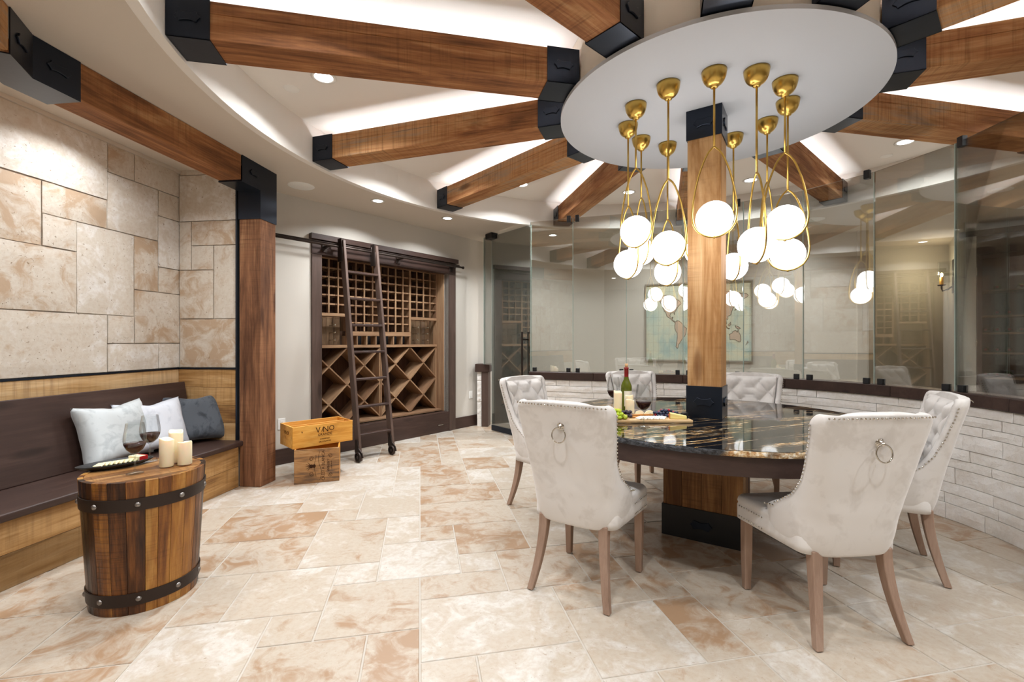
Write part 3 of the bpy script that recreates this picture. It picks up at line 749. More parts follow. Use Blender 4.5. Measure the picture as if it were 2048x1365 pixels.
# diamond bins
hx, hz = .24, .2275
for cx0 in (.48, 1.44):
    for (i0, j0, i1, j1) in ((0, 2, 2, 4), (0, 0, 4, 4), (2, 0, 4, 2), (0, 2, 2, 0), (0, 4, 4, 0), (2, 4, 4, 2)):
        p = Vector((cx0+i0*hx, 0, .305+j0*hz)); q = Vector((cx0+i1*hx, 0, .305+j1*hz)); d = q-p; L = d.length
        m_ = Matrix.Translation(p) @ Matrix.Rotation(-atan2(d.z, d.x), 4, 'Y')
        mb = MB(); mb.box(.012, L-.012, RY0+.004, RY1-.001, -.008, .008); mb.build('lattice_board', 'rackx', rack, mtx=m_)
for x in (.488, 1.428, 1.452, 2.392): rb('bin_side', 'rack', x-.008, x+.008, RY0, RY1, .306, 1.214)

# ladder ----------------------------------------------------------------
rail = empty('ladder_rail', label='black steel pipe rail mounted across the wall above the wine rack', category='rail', mtx=WM)
mb = MB(); mb.tube([(-.5, -.125, 2.372), (2.585, -.125, 2.372)], .014, 12); mb.build('pipe', 'iron', rail)
mb = MB(); mb.tube([(-.5, -.09, 2.402), (2.55, -.09, 2.402)], .008, 8); mb.build('guide_rod', 'iron', rail)
mb = MB(); mb.tube([(2.585, -.125, 2.372), (2.60, -.125, 2.372)], .02, 12); mb.build('end_cap', 'iron', rail)
for x in (-.2, .52, 1.52, 2.44):
    b_ = MB(); b_.box(x-.02, x+.02, -.12, -.0235 if x > 0 else -.001, 2.352, 2.366); b_.box(x-.03, x+.03, -.035 if x > 0 else -.012, -.0235 if x > 0 else -.001, 2.30, 2.40); b_.build('bracket', 'iron', rail, bevel=.002)
lad = empty('library_ladder', label='tall dark wooden rolling ladder leaning on the rail before the wine rack', category='ladder', mtx=WM)
y0, z0, y1, z1 = -.51, .004, -.165, 2.44
def ly(z): return y0+(y1-y0)*(z-z0)/(z1-z0)
for x in (.66, 1.085):
    mb = MB(); hw = .044
    vs = [(xx, ly(z)+s, z) for z in (z0, z1) for xx in (x-.015, x+.015) for s in (-hw, hw)]
    mb.add(vs, [(0, 1, 3, 2), (4, 6, 7, 5), (0, 4, 5, 1), (2, 3, 7, 6), (0, 2, 6, 4), (1, 5, 7, 3)]); mb.build('side_rail', 'darkz', lad, bevel=.003)
    c_ = MB(); xs = -.035; c_.box(x-.015-.012, x-.0155, -.19, -.11, 2.20, 2.46); c_.tube([(x-.021, -.125, 2.43), (x-.021, -.125, 2.33)], .012, 8); c_.tube([(x-.021, -.2, 2.2), (x-.021, -.2, 2.36)], .005, 6); c_.build('top_hook', 'iron', lad, bevel=.001)
    # wheel and its curved arm
    wx = x-.036; 
    arm = MB(); prof = [(-.56, .17), (-.50, .20), (-.47, .17), (-.48, .05), (-.52, .035), (-.565, .05), (-.585, .075), (-.60, .08)]
    prof = [(-.475, .23), (-.465, .10), (-.50, .045), (-.56, .03), (-.62, .05), (-.60, .10), (-.54, .14), (-.51, .22)]
    vs = [(xx, a, b) for xx in (x-.0275, x-.0165) for a, b in prof]; n_ = len(prof)
    arm.add(vs, [tuple(range(n_)), tuple(range(n_, 2*n_))[::-1]] + [(i, (i+1) % n_, (i+1) % n_+n_, i+n_) for i in range(n_)]); arm.build('wheel_arm', 'iron', lad)
    wh = MB(); mw = Matrix.Translation((wx-.012, -.565, .056)) @ Matrix.Rotation(pi/2, 4, 'Y')
    wh.lathe([(.040, -.011), (.053, -.011), (.053, .011), (.040, .011), (.040, -.011)], 24, m=mw)
    wh.lathe([(.0005, -.012), (.012, -.012), (.012, .012), (.0005, .012)], 12, m=mw)
    for k in range(10):
        a = 2*pi*k/10; wh.box(.01, .041, -.003, .003, -.006, .006, mw @ Matrix.Rotation(a, 4, 'Z'))
    wh.build('wheel', 'iron', lad)
for k in range(7):
    z = .27+.302*k; mb = MB(); mb.box(.675, 1.07, ly(z)-.04, ly(z)+.04, z-.012, z+.012); mb.build('rung', 'dark', lad, bevel=.003)

# outlets ---------------------------------------------------------------
def outlet(name, x, z, label, w_=.075, h_=.115, slots=True):
    o = empty(name, label=label, category='outlet' if slots else 'switch', mtx=WM @ Matrix.Translation((x, -.0015, z)))
    mb = MB(); mb.box(-w_/2, w_/2, -.006, 0, -h_/2, h_/2); mb.build('cover_plate', 'white_plastic', o, bevel=.002)
    mb = MB(); mb.box(-.017, .017, -.009, -.006, -.035, .035); f_ = mb.build('socket_face', 'white_plastic', o, bevel=.001)
    if slots:
        mb = MB()
        for zz in (-.017, .017):
            for xx in (-.006, .006): mb.box(xx-.0012, xx+.0012, -.0096, -.009, zz-.005, zz+.005)
        mb.build('slots', 'black', f_, kind='stuff')
outlet('wall_outlet', .06, .425, 'white power outlet on the wall beside the corner post')
outlet('wall_outlet', 2.87, .48, 'white blank-faced wall plate right of the wine rack', slots=False)

# ================================================================== CRATES
def lettering(parent, rows_, mtx, name='lettering', mat='ink', kind=None):
    """rows_: (text, size, x, y, rot) -> thin mesh lettering as one part"""
    mb = MB(); dg = None
    for txt, size, x, y, rot in rows_:
        cu = bpy.data.curves.new('t', 'FONT'); cu.body = txt; cu.size = size; cu.align_x = 'CENTER'; cu.align_y = 'CENTER'; cu.extrude = .0004; cu.resolution_u = 2
        ob = bpy.data.objects.new('t', cu); COL.objects.link(ob); bpy.context.view_layer.update()
        me = ob.evaluated_get(bpy.context.evaluated_depsgraph_get()).to_mesh()
        m_ = Matrix.Translation((x, y, 0)) @ Matrix.Rotation(rot, 4, 'Z')
        mb.add([m_ @ v.co for v in me.vertices], [tuple(p.vertices) for p in me.polygons])
        ob.to_mesh_clear(); bpy.data.objects.remove(ob); bpy.data.curves.remove(cu)
    return mb.build(name, mat, parent, mtx=mtx, fix=False)
FX = Matrix.Rotation(pi/2, 4, 'X')          # text in local xz plane facing -y
CR1 = frame((-1.968, 4.13), (.946, .324)); w1, d1_, h1 = .383, .30, .312
crate1 = empty('wine_crate', label='dark stained wine crate on the floor, underneath the yellow crate', category='crate', group=None, mtx=CR1)
mb = MB(); mb.box(0, w1-.0, 0, .012, .0, h1-.001); mb.build('front_panel', 'crate_dark', crate1, bevel=.0015)
for a in ((.0, .012), (w1-.012, w1)):
    mb = MB(); mb.box(a[0], a[1], .0125, d1_, 0, h1); mb.build('side_panel', 'crate', crate1, bevel=.0015)
mb = MB(); mb.box(.0125, w1-.0125, .0125, d1_, 0, .012); mb.build('bottom_panel', 'crate', crate1)
mb = MB(); mb.box(.0125, w1-.0125, d1_-.012, d1_-.0005, .0125, h1-.02); mb.build('back_panel', 'crate', crate1)
m1 = Matrix.Translation((.19, -.0006, .155)) @ FX
def sp(cx, cz, r0, turns, s=1, mb=None, m_=None, w_=.0016):
    pts = []
    for k in range(26):
        t_ = k/25; a = t_*turns*2*pi; r = r0*(1-.75*t_); pts.append((cx+r*cos(a)*s, cz+r*sin(a), .0))
    mb.tube(pts, w_, 4)
lettering(crate1, [('CRESTA BLANCA', .036, .055, .0, pi/2), ('WINERY', .03, .10, .0, pi/2), ('CALIFORNIA', .014, .125, .0, pi/2)], m1)
mb = MB()
sp(-.045, .068, .022, 1.6, mb=mb); sp(-.045, -.068, .022, -1.6, mb=mb); sp(.115, .085, .02, 1.4, -1, mb=mb); sp(.115, -.085, .02, -1.4, -1, mb=mb)
mb.tube([(.025+.012*sin(k/3.2), -.13+.26*k/20, 0) for k in range(21)], .0014, 4)
mb.tube([(-.015+.008*cos(k/3), -.1+.2*k/20, 0) for k in range(21)], .0014, 4)
# little crown and shield crest
for k in range(5):
    a = radians(-50+25*k)+pi; mb.tube([(-.045, 0, 0), (-.045+.05*cos(a), .05*sin(a), 0)], [.004, .001], 5)
mb.ball((-.045, 0, 0), .018, 10, 6, (1, 1, .1)); mb.ball((-.022, 0, 0), .013, 10, 6, (1, 1.4, .1))
mb.build('crest_scrolls', 'ink', crate1, mtx=m1)
CR2 = frame((-1.993, 4.155), (.7155, .698)) ; w2, d2_, h2, zc = .568, .335, .198, .3135
crate2 = empty('wine_crate', label='yellow pine wine crate lettered in black, on top of the dark crate', category='crate', mtx=CR2 @ Matrix.Translation((0, 0, zc)))
for nm, b in (('front_panel', (0, w2, 0, .012, 0, h2)), ('back_panel', (0, w2, d2_-.012, d2_, 0, h2)), ('end_panel', (.0005, .0125, .0125, d2_-.0125, 0, h2+.0)), ('end_panel', (w2-.0125, w2-.0005, .0125, d2_-.0125, 0, h2)), ('divider', (.013, w2-.013, .16, .169, .013, h2-.012)), ('bottom_panel', (.013, w2-.013, .0125, d2_-.0125, 0, .012))):
    mb = MB(); mb.box(*b); mb.build(nm, 'crate', crate2, bevel=.0012)
m2 = Matrix.Translation((w2*.5, -.0006, h2/2)) @ FX
lettering(crate2, [('V N', .075, -.015, .045, 0), ('I', .06, -.015, .045, -.35), ('O', .07, .075, .05, 0), ('GRANDE', .034, .01, .0, 0), ('CABERNET', .02, .01, -.042, 0), ('SAUVIGNON', .02, .01, -.066, 0), ('6', .03, -.2, .045, .2)], m2)
mb = MB(); mb.box(-.065, .085, -.0195, -.0185, -.0004, .0004); mb.build('printed_rule', 'ink', crate2, mtx=m2)
lettering(crate2, [('VINO', .05, 0, .03, 0)], Matrix.Translation((0, d2_/2, h2/2)) @ Matrix.Rotation(-pi/2, 4, 'Z') @ FX)

# ================================================================== COLUMN AND TABLE
TZ = .79
CA = -radians(33.3)
col = empty('centre_post', (HUB.x, HUB.y, 0), CA, 'honey-coloured square timber post rising from the table to the white disc', 'post')
s_ = .105
mb = MB(); mb.box(-s_, s_, -s_, s_, TZ+.002, ZS-.013); mb.build('timber', 'column', col, bevel=.004)
for z0_, z1_ in ((TZ+.001, 1.0), (2.65, ZS-.0125)):
    c_ = MB(); t_ = .007; e = s_+t_
    c_.box(-e, e, -e, -s_-.0003, z0_, z1_); c_.box(-e, e, s_+.0003, e, z0_, z1_); c_.box(-e, -s_-.0003, -s_, s_, z0_, z1_); c_.box(s_+.0003, e, -s_, s_, z0_, z1_)
    sl = c_.build('steel_sleeve', 'steel', col)
    for k in range(4):
        m_ = Matrix.Rotation(k*pi/2, 4, 'Z') @ Matrix.Translation((0, -e, (z0_+z1_)/2)) @ FX; emblem(sl, m_, .066)
tab = empty('dining_table', (HUB.x, HUB.y, 0), CA, 'large round dining table with black and gold granite top on a plank pedestal', 'table')
TR = 1.035; N_ = 240; rr2 = random.Random(9)
rad = [TR - .006*rr2.random() - .004*noise.noise(Vector((k*.35, 0, 0))) for k in range(N_)]
mb = MB(); mb.prism([((TR-.008)*cos(2*pi*k/N_), (TR-.008)*sin(2*pi*k/N_)) for k in range(N_)], TZ-.004, TZ); mb.build('granite_top', 'granite', tab, rot=(0, 0, radians(28)-CA-radians(6)))
mb = MB(); vs = []; fs = []
for k in range(N_):
    a = 2*pi*k/N_
    for j, (dz, dr) in enumerate(((-.0012, -.010), (-.003, -.002), (-.012, .0), (-.021, -.001), (-.030, -.006))):
        r_ = rad[k]+dr+(rr2.uniform(-.004, .003) if j in (1, 2, 3) else 0); vs.append((r_*cos(a), r_*sin(a), TZ+dz))
    vs.append(((TR-.06)*cos(a), (TR-.06)*sin(a), TZ-.030)); vs.append(((TR-.06)*cos(a), (TR-.06)*sin(a), TZ-.0045))
for k in range(N_):
    for j in range(7): fs.append((k*7+j, ((k+1) % N_)*7+j, ((k+1) % N_)*7+(j+1) % 7, k*7+(j+1) % 7))
mb.add(vs, fs, False); mb.build('chiselled_edge', 'granite_edge', tab)
mb = MB(); mb.lathe([(.99, .662), (1.008, .662), (1.008, .7595), (.99, .7595), (.99, .662)], 128); ap = mb.build('apron', 'dark', tab); ap.data.polygons.foreach_set('use_smooth', [True]*len(ap.data.polygons))
m_ = ap.modifiers.new('e', 'EDGE_SPLIT'); m_.split_angle = radians(40)
mb = MB(); mb.lathe([(.001, .742), (.985, .742), (.985, .7585), (.001, .7585)], 96); mb.build('underside_board', 'dark', tab)
bw, bd = .243, .19
mb = MB(); mb.box(-bw+.02, bw-.02, -bd+.02, bd-.02, .0, .74); mb.build('pedestal_core', 'black', tab)
for k in range(4):
    x0 = -bw+k*2*bw/4
    for sy in (-1, 1):
        mb = MB(); y_ = sy*bd; mb.box(x0+.0008, x0+2*bw/4-.0008, min(y_, y_-sy*.02), max(y_, y_-sy*.02), .0, .7415, ch=.0015); mb.build('plank', 'goldz', tab)
for k in range(3):
    y0_ = -bd+.0205+k*(2*bd-.041)/3
    for sx in (-1, 1):
        mb = MB(); x_ = sx*bw; mb.box(min(x_, x_-sx*.02), max(x_, x_-sx*.02), y0_+.0008, y0_+(2*bd-.041)/3-.0008, .0, .7415, ch=.0015); mb.build('plank', 'goldz', tab)
c_ = MB(); e, f_ = bw+.008, bd+.008
c_.box(-e, e, -f_, -bd-.0005, 0, .205); c_.box(-e, e, bd+.0005, f_, 0, .205); c_.box(-e, -bw-.0005, -bd, bd, 0, .205); c_.box(bw+.0005, e, -bd, bd, 0, .205)
sl = c_.build('base_sleeve', 'black', tab)
for k, (dist) in enumerate((f_, e, f_, e)): emblem(sl, Matrix.Rotation(k*pi/2, 4, 'Z') @ Matrix.Translation((0, -dist, .105)) @ FX, .07)

# ================================================================== CHAIRS
def interp(tbl, z):
    if z <= tbl[0][0]: return tbl[0][1]
    for (a, b), (c, d) in zip(tbl, tbl[1:]):
        if z <= c: t_ = (z-a)/(c-a); t_ = t_*t_*(3-2*t_)*.35+t_*.65; return b+(d-b)*t_
    return tbl[-1][1]
YF = [(.36, .035), (.52, .035), (.545, .0), (.58, -.07), (.63, -.135), (.70, -.185), (.80, -.225), (.92, -.262), (1.01, -.28)]
YB = [(.36, -.225), (.45, -.25), (.60, -.275), (.80, -.315), (1.01, -.365)]
HW = [(.36, .222), (.42, .242), (.52, .248), (.62, .238), (.72, .24), (.85, .256), (1.01, .271)]
CT = 1.005
def shell(th, z, off=0):
    hw = interp(HW, z); 
    if z > CT-.055: q = (z-(CT-.055))/.055; hw -= .055*(1-sqrt(max(0, 1-q*q)))
    if z < .40: q = (.40-z)/.04; hw -= .012*q*q
    yf, yb = interp(YF, z), interp(YB, z); e = .5
    c, s = cos(th), sin(th)
    x = -(hw-off)*(1 if c >= 0 else -1)*abs(c)**e; y = yf-(yf-(yb+off))*abs(s)**e
    return Vector((x, y, z))
ZS_ = [.36, .375, .41, .46, .50, .52, .532, .545, .56, .58, .605, .63, .665, .70, .75, .80, .85, .90, .935, .955, .97, .985, .997, CT]
ch0 = empty('dining_chair', label='x', category='chair', group='tufted dining chairs around the granite table')
mb = MB(); nu = 37; nv = len(ZS_)
def thu(u): return pi*(.5-.5*cos(pi*u)) if 0 else pi*u
vs = [shell(thu(i/(nu-1)), z) for i in range(nu) for z in ZS_]
mb.add(vs, [(i*nv+j, (i+1)*nv+j, (i+1)*nv+j+1, i*nv+j+1) for i in range(nu-1) for j in range(nv-1)], True)
sh = mb.build('back_shell', 'velvet', ch0)
md = sh.modifiers.new('solid', 'SOLIDIFY'); md.thickness = .042; md.offset = -1
md = sh.modifiers.new('sub', 'SUBSURF'); md.levels = 1; md.render_levels = 1
# check direction of the solidify
n0 = sh.data.polygons[len(sh.data.polygons)//2].normal
md0 = sh.modifiers['solid']; md0.offset = -1 if n0.y < 0 else 1
# tufted inside
mb = MB(); nu, nv = 72, 60
def tuft(u, v):
    th = pi*(.10+.80*u); z = .50+(.978-.50)*v
    p = shell(th, z, .0); c = Vector((0, interp(YF, z)+.12, z)); 
    yb = interp(YB, z); hw = interp(HW, z)
    x = p.x*(1-.045/hw) ; 
    s = x/.15+(z-.93)/.176+.5; t_ = x/.15-(z-.93)/.176+.5
    h = (abs(sin(pi*s))*abs(sin(pi*t_)))**.38
    eu = min(1, min(u, 1-u)/.10); ev = min(1, min(v, 1-v)/.07); ed = (eu*ev)
    puff = (.012+.042*h)*ed**.5
    y = p.y+.035+puff*(.6+.4*abs(sin(th)))
    x = x*(1-.05*h*ed*abs(cos(th)))
    return Vector((x, y, z+.0))
mb.grid(tuft, nu, nv); tb_ = mb.build('tufted_back', 'velvet', ch0)
mb = MB()
for r_ in range(5):
    z = .93-.088*r_
    for x in ((-.075, .075) if r_ % 2 == 0 else (-.15, 0, .15)):
        # depth of the dimple
        hw = interp(HW, z); xx = x/(1-.045/hw); cth = min(.999, abs(xx/hw))**2; th = math.acos(cth); yy = shell(th, z).y+.035+.012*(.6+.4*sin(th))
        mb.ball((x, yy+.004, z), .011, 10, 6, (1, .5, 1))
mb.build('tuft_buttons', 'velvet', ch0, kind='stuff')
# nail heads
def dome(mb, p, n, r=.0052):
    n = Vector(n).normalized(); q = n.to_track_quat('Z', 'Y').to_matrix().to_4x4(); m_ = Matrix.Translation(p) @ q
    mb.lathe([(r, 0), (r*.8, r*.45), (.0002, r*.7)], 6, m=m_)
nails = MB()
path = [(.03, .522), (.0, .527), (-.03, .533)] + [(interp(YF, z)-.013, z) for z in [.55+.012*k for k in range(36)]]
pts = [Vector(p) for p in path]; acc = 0; last = pts[0]; out = [pts[0]]
for p in pts[1:]:
    while (p-last).length > .0195: last = last+(p-last).normalized()*.0195; out.append(last.copy())
for p in out:
    for sx in (-1, 1):
        z = p.y; hw = interp(HW, z)
        if z > .985: continue
        if z > CT-.055: q = (z-(CT-.055))/.055; hw -= .055*(1-sqrt(max(0, 1-q*q)))
        dome(nails, (sx*(hw+.003), p.x-.006, z), (sx, -.25, 0))
for k in range(27):
    x = -.235+.47*k/26; th = math.acos(min(1, abs(x/.272))**2); pz = shell(th if x < 0 else pi-th, .988)
    dome(nails, (x, pz.y-.004, .988), (0, -1, .5))
# seat
def rounded(x0, x1, y0, y1, r, n=5):
    P = []
    for cx, cy, a in ((x1-r, y1-r, 0), (x0+r, y1-r, 90), (x0+r, y0+r, 180), (x1-r, y0+r, 270)):
        for k in range(n+1): t_ = radians(a+90*k/n); P.append((cx+r*cos(t_), cy+r*sin(t_)))
    return P
mb = MB(); SP = rounded(-.262, .262, -.2, .268, .05); n = len(SP)
def tap(p): return (p[0]*(1-.14*max(0, (.268-p[1])/.46)), p[1])
lv = [(.372, 1, 0), (.40, 1.0, 0), (.44, 1.0, 0), (.450, .985, 0), (.462, 1.0, 0), (.478, .985, 0), (.489, .95, 0), (.497, .85, 0), (.503, .6, 0), (.505, .25, 0)]
vs = []
for z, s, _ in lv:
    for p in SP: x, y = tap(p); vs.append((x*s, .03+(y-.03)*s, z))
fs = [(j*n+i, j*n+(i+1) % n, (j+1)*n+(i+1) % n, (j+1)*n+i) for j in range(len(lv)-1) for i in range(n)]
fs.append(tuple((len(lv)-1)*n+i for i in range(n))); fs.append(tuple(range(n))[::-1])
mb.add(vs, fs, True); mb.build('seat', 'velvet', ch0)
for z in (.386, .440):
    for k in range(24): dome(nails, (-.21+.42*k/23, .2695, z), (0, 1, 0), .0045)
    for k in range(10):
        y = .215-.018*k
        for sx in (-1, 1): x, _ = tap((.262, y)); dome(nails, (sx*(x+.001), y, z), (sx, 0, 0), .0045)
nails.build('nail_heads', 'chrome', ch0, kind='stuff')
# legs
for sx in (-1, 1):
    mb = MB(); P = [(.0215, .376), (.021, .2), (.016, .004)]; vs = []
    for h, z in P: vs += [(sx*.215+a*h, .222+b*h, z) for a, b in ((-1, -1), (1, -1), (1, 1), (-1, 1))]
    mb.add(vs, [(i*4+j, i*4+(j+1) % 4, i*4+4+(j+1) % 4, i*4+4+j) for i in range(2) for j in range(4)] + [(0, 3, 2, 1), (8, 9, 10, 11)]); mb.build('leg', 'leg', ch0, bevel=.003)
    mb = MB(); vs = []; n_ = 8
    for k in range(n_+1):
        t_ = k/n_; z = .385*(1-t_)+.003; h = .024-.008*t_; x = sx*(.165+.045*t_**1.8); y = -.185-.075*t_**1.6
        vs += [(x+a*h, y+b*h, z) for a, b in ((-1, -1), (1, -1), (1, 1), (-1, 1))]
    mb.add(vs, [(i*4+j, i*4+(j+1) % 4, i*4+4+(j+1) % 4, i*4+4+j) for i in range(n_) for j in range(4)] + [(0, 3, 2, 1), tuple(n_*4+i for i in range(4))]); mb.build('leg', 'leg', ch0, bevel=.003)
# ring pull on the back
zr_ = .885; yb_ = shell(pi/2, zr_).y
mb = MB(); m_ = Matrix.Translation((0, yb_-.001, zr_)) @ Matrix.Rotation(pi/2+.12, 4, 'X')
mb.lathe([(.02, 0), (.017, .004), (.009, .006), (.009, .012), (.0002, .014)], 16, m=m_); mb.ball((0, yb_-.016, zr_-.004), .009, 10, 7)
pull = mb.build('pull_mount', 'chrome', ch0)
mb = MB(); mb.tube([(.036*sin(a), yb_-.018-.008*cos(a)*0-.004*(1-cos(a)), zr_-.04+.036*cos(a)) for a in [2*pi*k/28 for k in range(28)]], .0032, 7, closed=True); mb.build('ring', 'chrome', pull)
CH = [((.415, 2.505), 57.6, 'ivory tufted chair in the left foreground, back with ring pull toward the viewer'),
      ((1.466, 2.20), 95.8, 'ivory tufted chair in the right foreground, largest, ring pull facing the viewer'),
      ((2.17, 2.72), 151, 'ivory chair at the far right beside the stone wall, seen from its side'),
      ((.31, 3.61), -43, 'ivory tufted chair behind the left foreground chair, left of the table'),
      ((1.238, 4.21), -76, 'ivory chair behind the wine bottle on the far side of the table'),
      ((2.045, 3.965), -120, 'ivory tufted chair on the far side of the table, right of the post')]
for i, (p, az, lb) in enumerate(CH):
    c = ch0 if i == 0 else copy_tree(ch0)
    c.location = (p[0], p[1], 0); c.rotation_euler = (0, 0, radians(az-90)); c['label'] = lb

# ================================================================== PENDANTS
pd0 = empty('pendant_light', label='x', category='pendant', group='brass loop pendants around the post')
PDS = [(253.5, 2.0, 156), (281, 1.848, 85), (310, 2.005, 149), (342, 1.859, 149), (12.3, 2.0, 40), (43, 1.861, 86), (72, 2.0, 20), (99, 1.841, 110), (129, 1.98, 100), (160, 1.85, 111), (192, 2.018, 131), (224, 1.861, 129)]
def pendant(zg, ang):
    """origin at the ceiling; loop plane along local x turned by ang"""
    t_ = pd0 if False else None
mcan = MB(); mcan.lathe([(.0005, -.098), (.012, -.098), (.020, -.095), (.021, -.086), (.030, -.083), (.044, -.073), (.056, -.057), (.064, -.036), (.068, -.014), (.069, -.001), (.060, -.001)], 28)
mloop = MB()
FV = [(0, 0), (.04, .2), (.08, .33), (.15, .47), (.3, .70), (.45, .85), (.6, .955), (.72, 1.0), (.8, .985), (.87, .90), (.93, .72), (.97, .48), (.99, .25), (1, 0)]
def halfw(v):
    for (a, b), (c, d) in zip(FV, FV[1:]):
        if v <= c: return b+(d-b)*(v-a)/(c-a)
LP = [(halfw(v)*.118, -.52*v) for v in [0, .02, .05, .1, .16, .22, .3, .38, .46, .54, .6, .66, .72, .77, .82, .86, .9, .93, .955, .975, .99, 1]]
pts = [(x, 0, z) for x, z in LP] + [(-x, 0, z) for x, z in LP[-2:0:-1]]
mloop.tube(pts, .0056, 8, closed=True)
mgl = MB(); mgl.ball((0, 0, 0), .1, 32, 20)
mcup = MB(); mcup.lathe([(.0005, .003), (.046, .006), (.05, .012), (.047, .0135), (.0005, .013)], 24); mcup.tube([(0, 0, -.018), (0, 0, .006)], .006, 8)
o_can = mcan.build('canopy', 'brass', pd0)
o_stem = MB(); o_stem.tube([(0, 0, -.10), (0, 0, -1)], .0062, 10, caps=True); o_stem = o_stem.build('stem', 'brass', pd0)
o_loop = mloop.build('loop', 'brass', pd0); o_gl = mgl.build('globe', 'globe', pd0); o_cup = mcup.build('globe_cup', 'brass', o_loop)
plab = ['highest in front of the post, loop wide open', 'right of the post in front, low globe, loop edge-on', 'furthest right front, high globe with wide loop', 'right side, low globe tucked under a higher globe', 'right side behind, globe hidden behind nearer globes', 'small one right beside the post at the back', 'behind the post, hidden from view', 'back left nearest the post, small low globe', 'back left, high small globe behind the others', 'leftmost, low globe', 'left side, high globe with wide loop', 'front left of the post, low large globe']
for i, (az, zg, pl) in enumerate(PDS):
    c = pd0 if i == 0 else copy_tree(pd0)
    c.location = (1.30+.5*cos(radians(az)), 3.10+.5*sin(radians(az)), ZS-.0125); c.rotation_euler = (0, 0, radians(pl))
    c['label'] = ('brass pendant with white globe, '+plab[i])
    zt = zg+.415-(ZS-.0125)
    for ch in c.children:
        nm = ch.name.split('.')[0]
        if nm == 'stem':
            me = ch.data.copy(); ch.data = me
            for v in me.vertices:
                if v.co.z < -.2: v.co.z = zt
        elif nm == 'loop': ch.location.z = zt; ch.children[0].location.z = -.52+.004+.0
        elif nm == 'globe': ch.location.z = zt-.415
for c in [o for o in bpy.data.objects if o.name.startswith('globe_cup')]: c.location.z = -.52+.01
ORD = ['first', 'second', 'third', 'fourth', 'fifth', 'sixth', 'seventh', 'eighth', 'ninth']
# ================================================================== BARREL SIDE TABLE
BZ = .64; BC = (-1.897, 2.37)
bar = empty('barrel_table', (*BC, 0), radians(48), 'round half-barrel side table of dark staves with two studded iron bands', 'side table')
def br_(z): return .222+(.258-.222)*(z/BZ)
NSV = 26
rs = random.Random(4); cuts = [0]
for k in range(NSV): cuts.append(cuts[-1]+rs.uniform(.7, 1.3))
for k in range(NSV):
    a0_, a1_ = 2*pi*cuts[k]/cuts[-1], 2*pi*cuts[k+1]/cuts[-1]; am = (a0_+a1_)/2; g = .0022; mb = MB(); vs = []
    for z in (.0, .2, .42, BZ-.001):
        r = br_(z)+rs.uniform(-.0008, .0008)*0
        for rr_, a in ((r-.02, a0_+g), (r, a0_+g), (r+.0005, am), (r, a1_-g), (r-.02, a1_-g)): vs.append((rr_*cos(a), rr_*sin(a), z))
    mb.add(vs, [(i*5+j, i*5+(j+1) % 5, i*5+5+(j+1) % 5, i*5+5+j) for i in range(3) for j in range(5)] + [(0, 1, 2, 3, 4), (19, 18, 17, 16, 15)]); mb.build('stave', 'barrel', bar, bevel=.0012)
xs = [-.236, -.17, -.10, -.035, .03, .10, .165, .236]
for k in range(7):
    y0_, y1_ = xs[k]+.0006, xs[k+1]-.0006; RT = .2365; P = []
    for t_ in range(7): y = y0_+(y1_-y0_)*t_/6; P.append((sqrt(max(0, RT*RT-y*y)), y))
    P += [(-x, y) for x, y in P[::-1]]
    mb = MB(); mb.prism(P, BZ-.028, BZ-.004); mb.build('top_board', 'barreltop', bar)
for z0_, z1_ in ((.50, .56), (.045, .105)):
    mb = MB(); mb.lathe([(br_(z0_)+.0015, z0_), (br_(z0_)+.006, z0_+.001), (br_(z1_)+.006, z1_-.001), (br_(z1_)+.0015, z1_), (br_(z0_)+.0015, z0_)], 72); b_ = mb.build('iron_band', 'iron', bar)
    m_ = b_.modifiers.new('e', 'EDGE_SPLIT'); m_.split_angle = radians(40)
    zm = (z0_+z1_)/2
    for k in range(9):
        a = 2*pi*(k+.35)/9; r = br_(zm)+.005; mb = MB(); m_ = Matrix.Translation((r*cos(a), r*sin(a), zm)) @ Matrix.Rotation(a, 4, 'Z') @ Matrix.Rotation(pi/2, 4, 'Y')
        mb.lathe([(.013, 0), (.012, .004), (.007, .008), (.0002, .0095)], 12, m=m_); mb.build('rivet', 'chrome' if 0 else 'iron_stud', b_)

# glass, candles -----------------------------------------------------------
def glass_proto():
    g = empty('wine_glass', label='x', category='wine glass', group=None)
    mb = MB(); mb.lathe([(.0005, .0), (.036, .0), (.0365, .0015), (.02, .004), (.006, .009), (.0042, .02), (.004, .085), (.006, .094), (.018, .102), (.034, .118), (.0445, .142), (.0475, .165), (.046, .19), (.041, .222), (.037, .25)], 32)
    mb.build('glass', 'stemware', g)
    mb = MB(); mb.lathe([(.0005, .099), (.017, .1045), (.033, .1195), (.0435, .1425), (.0455, .152), (.0005, .152)], 32); mb.build('red_wine', 'wine', g)
    return g
g0 = glass_proto()
for i, (p, lb) in enumerate([((-1.881, 2.282, BZ), 'glass of red wine nearest the viewer on the barrel table, in front of the plate'), ((-1.994, 2.52, BZ), 'glass of red wine at the back of the barrel table before the pale cushion'),
        ((.78, 2.713, TZ), 'glass of red wine standing in front of the cutting board on the granite table'), ((.734, 3.30, TZ), 'glass of red wine left of the green bottle on the granite table')]):
    c = g0 if i == 0 else copy_tree(g0); c.location = (p[0], p[1], p[2]+.0005); c['label'] = lb
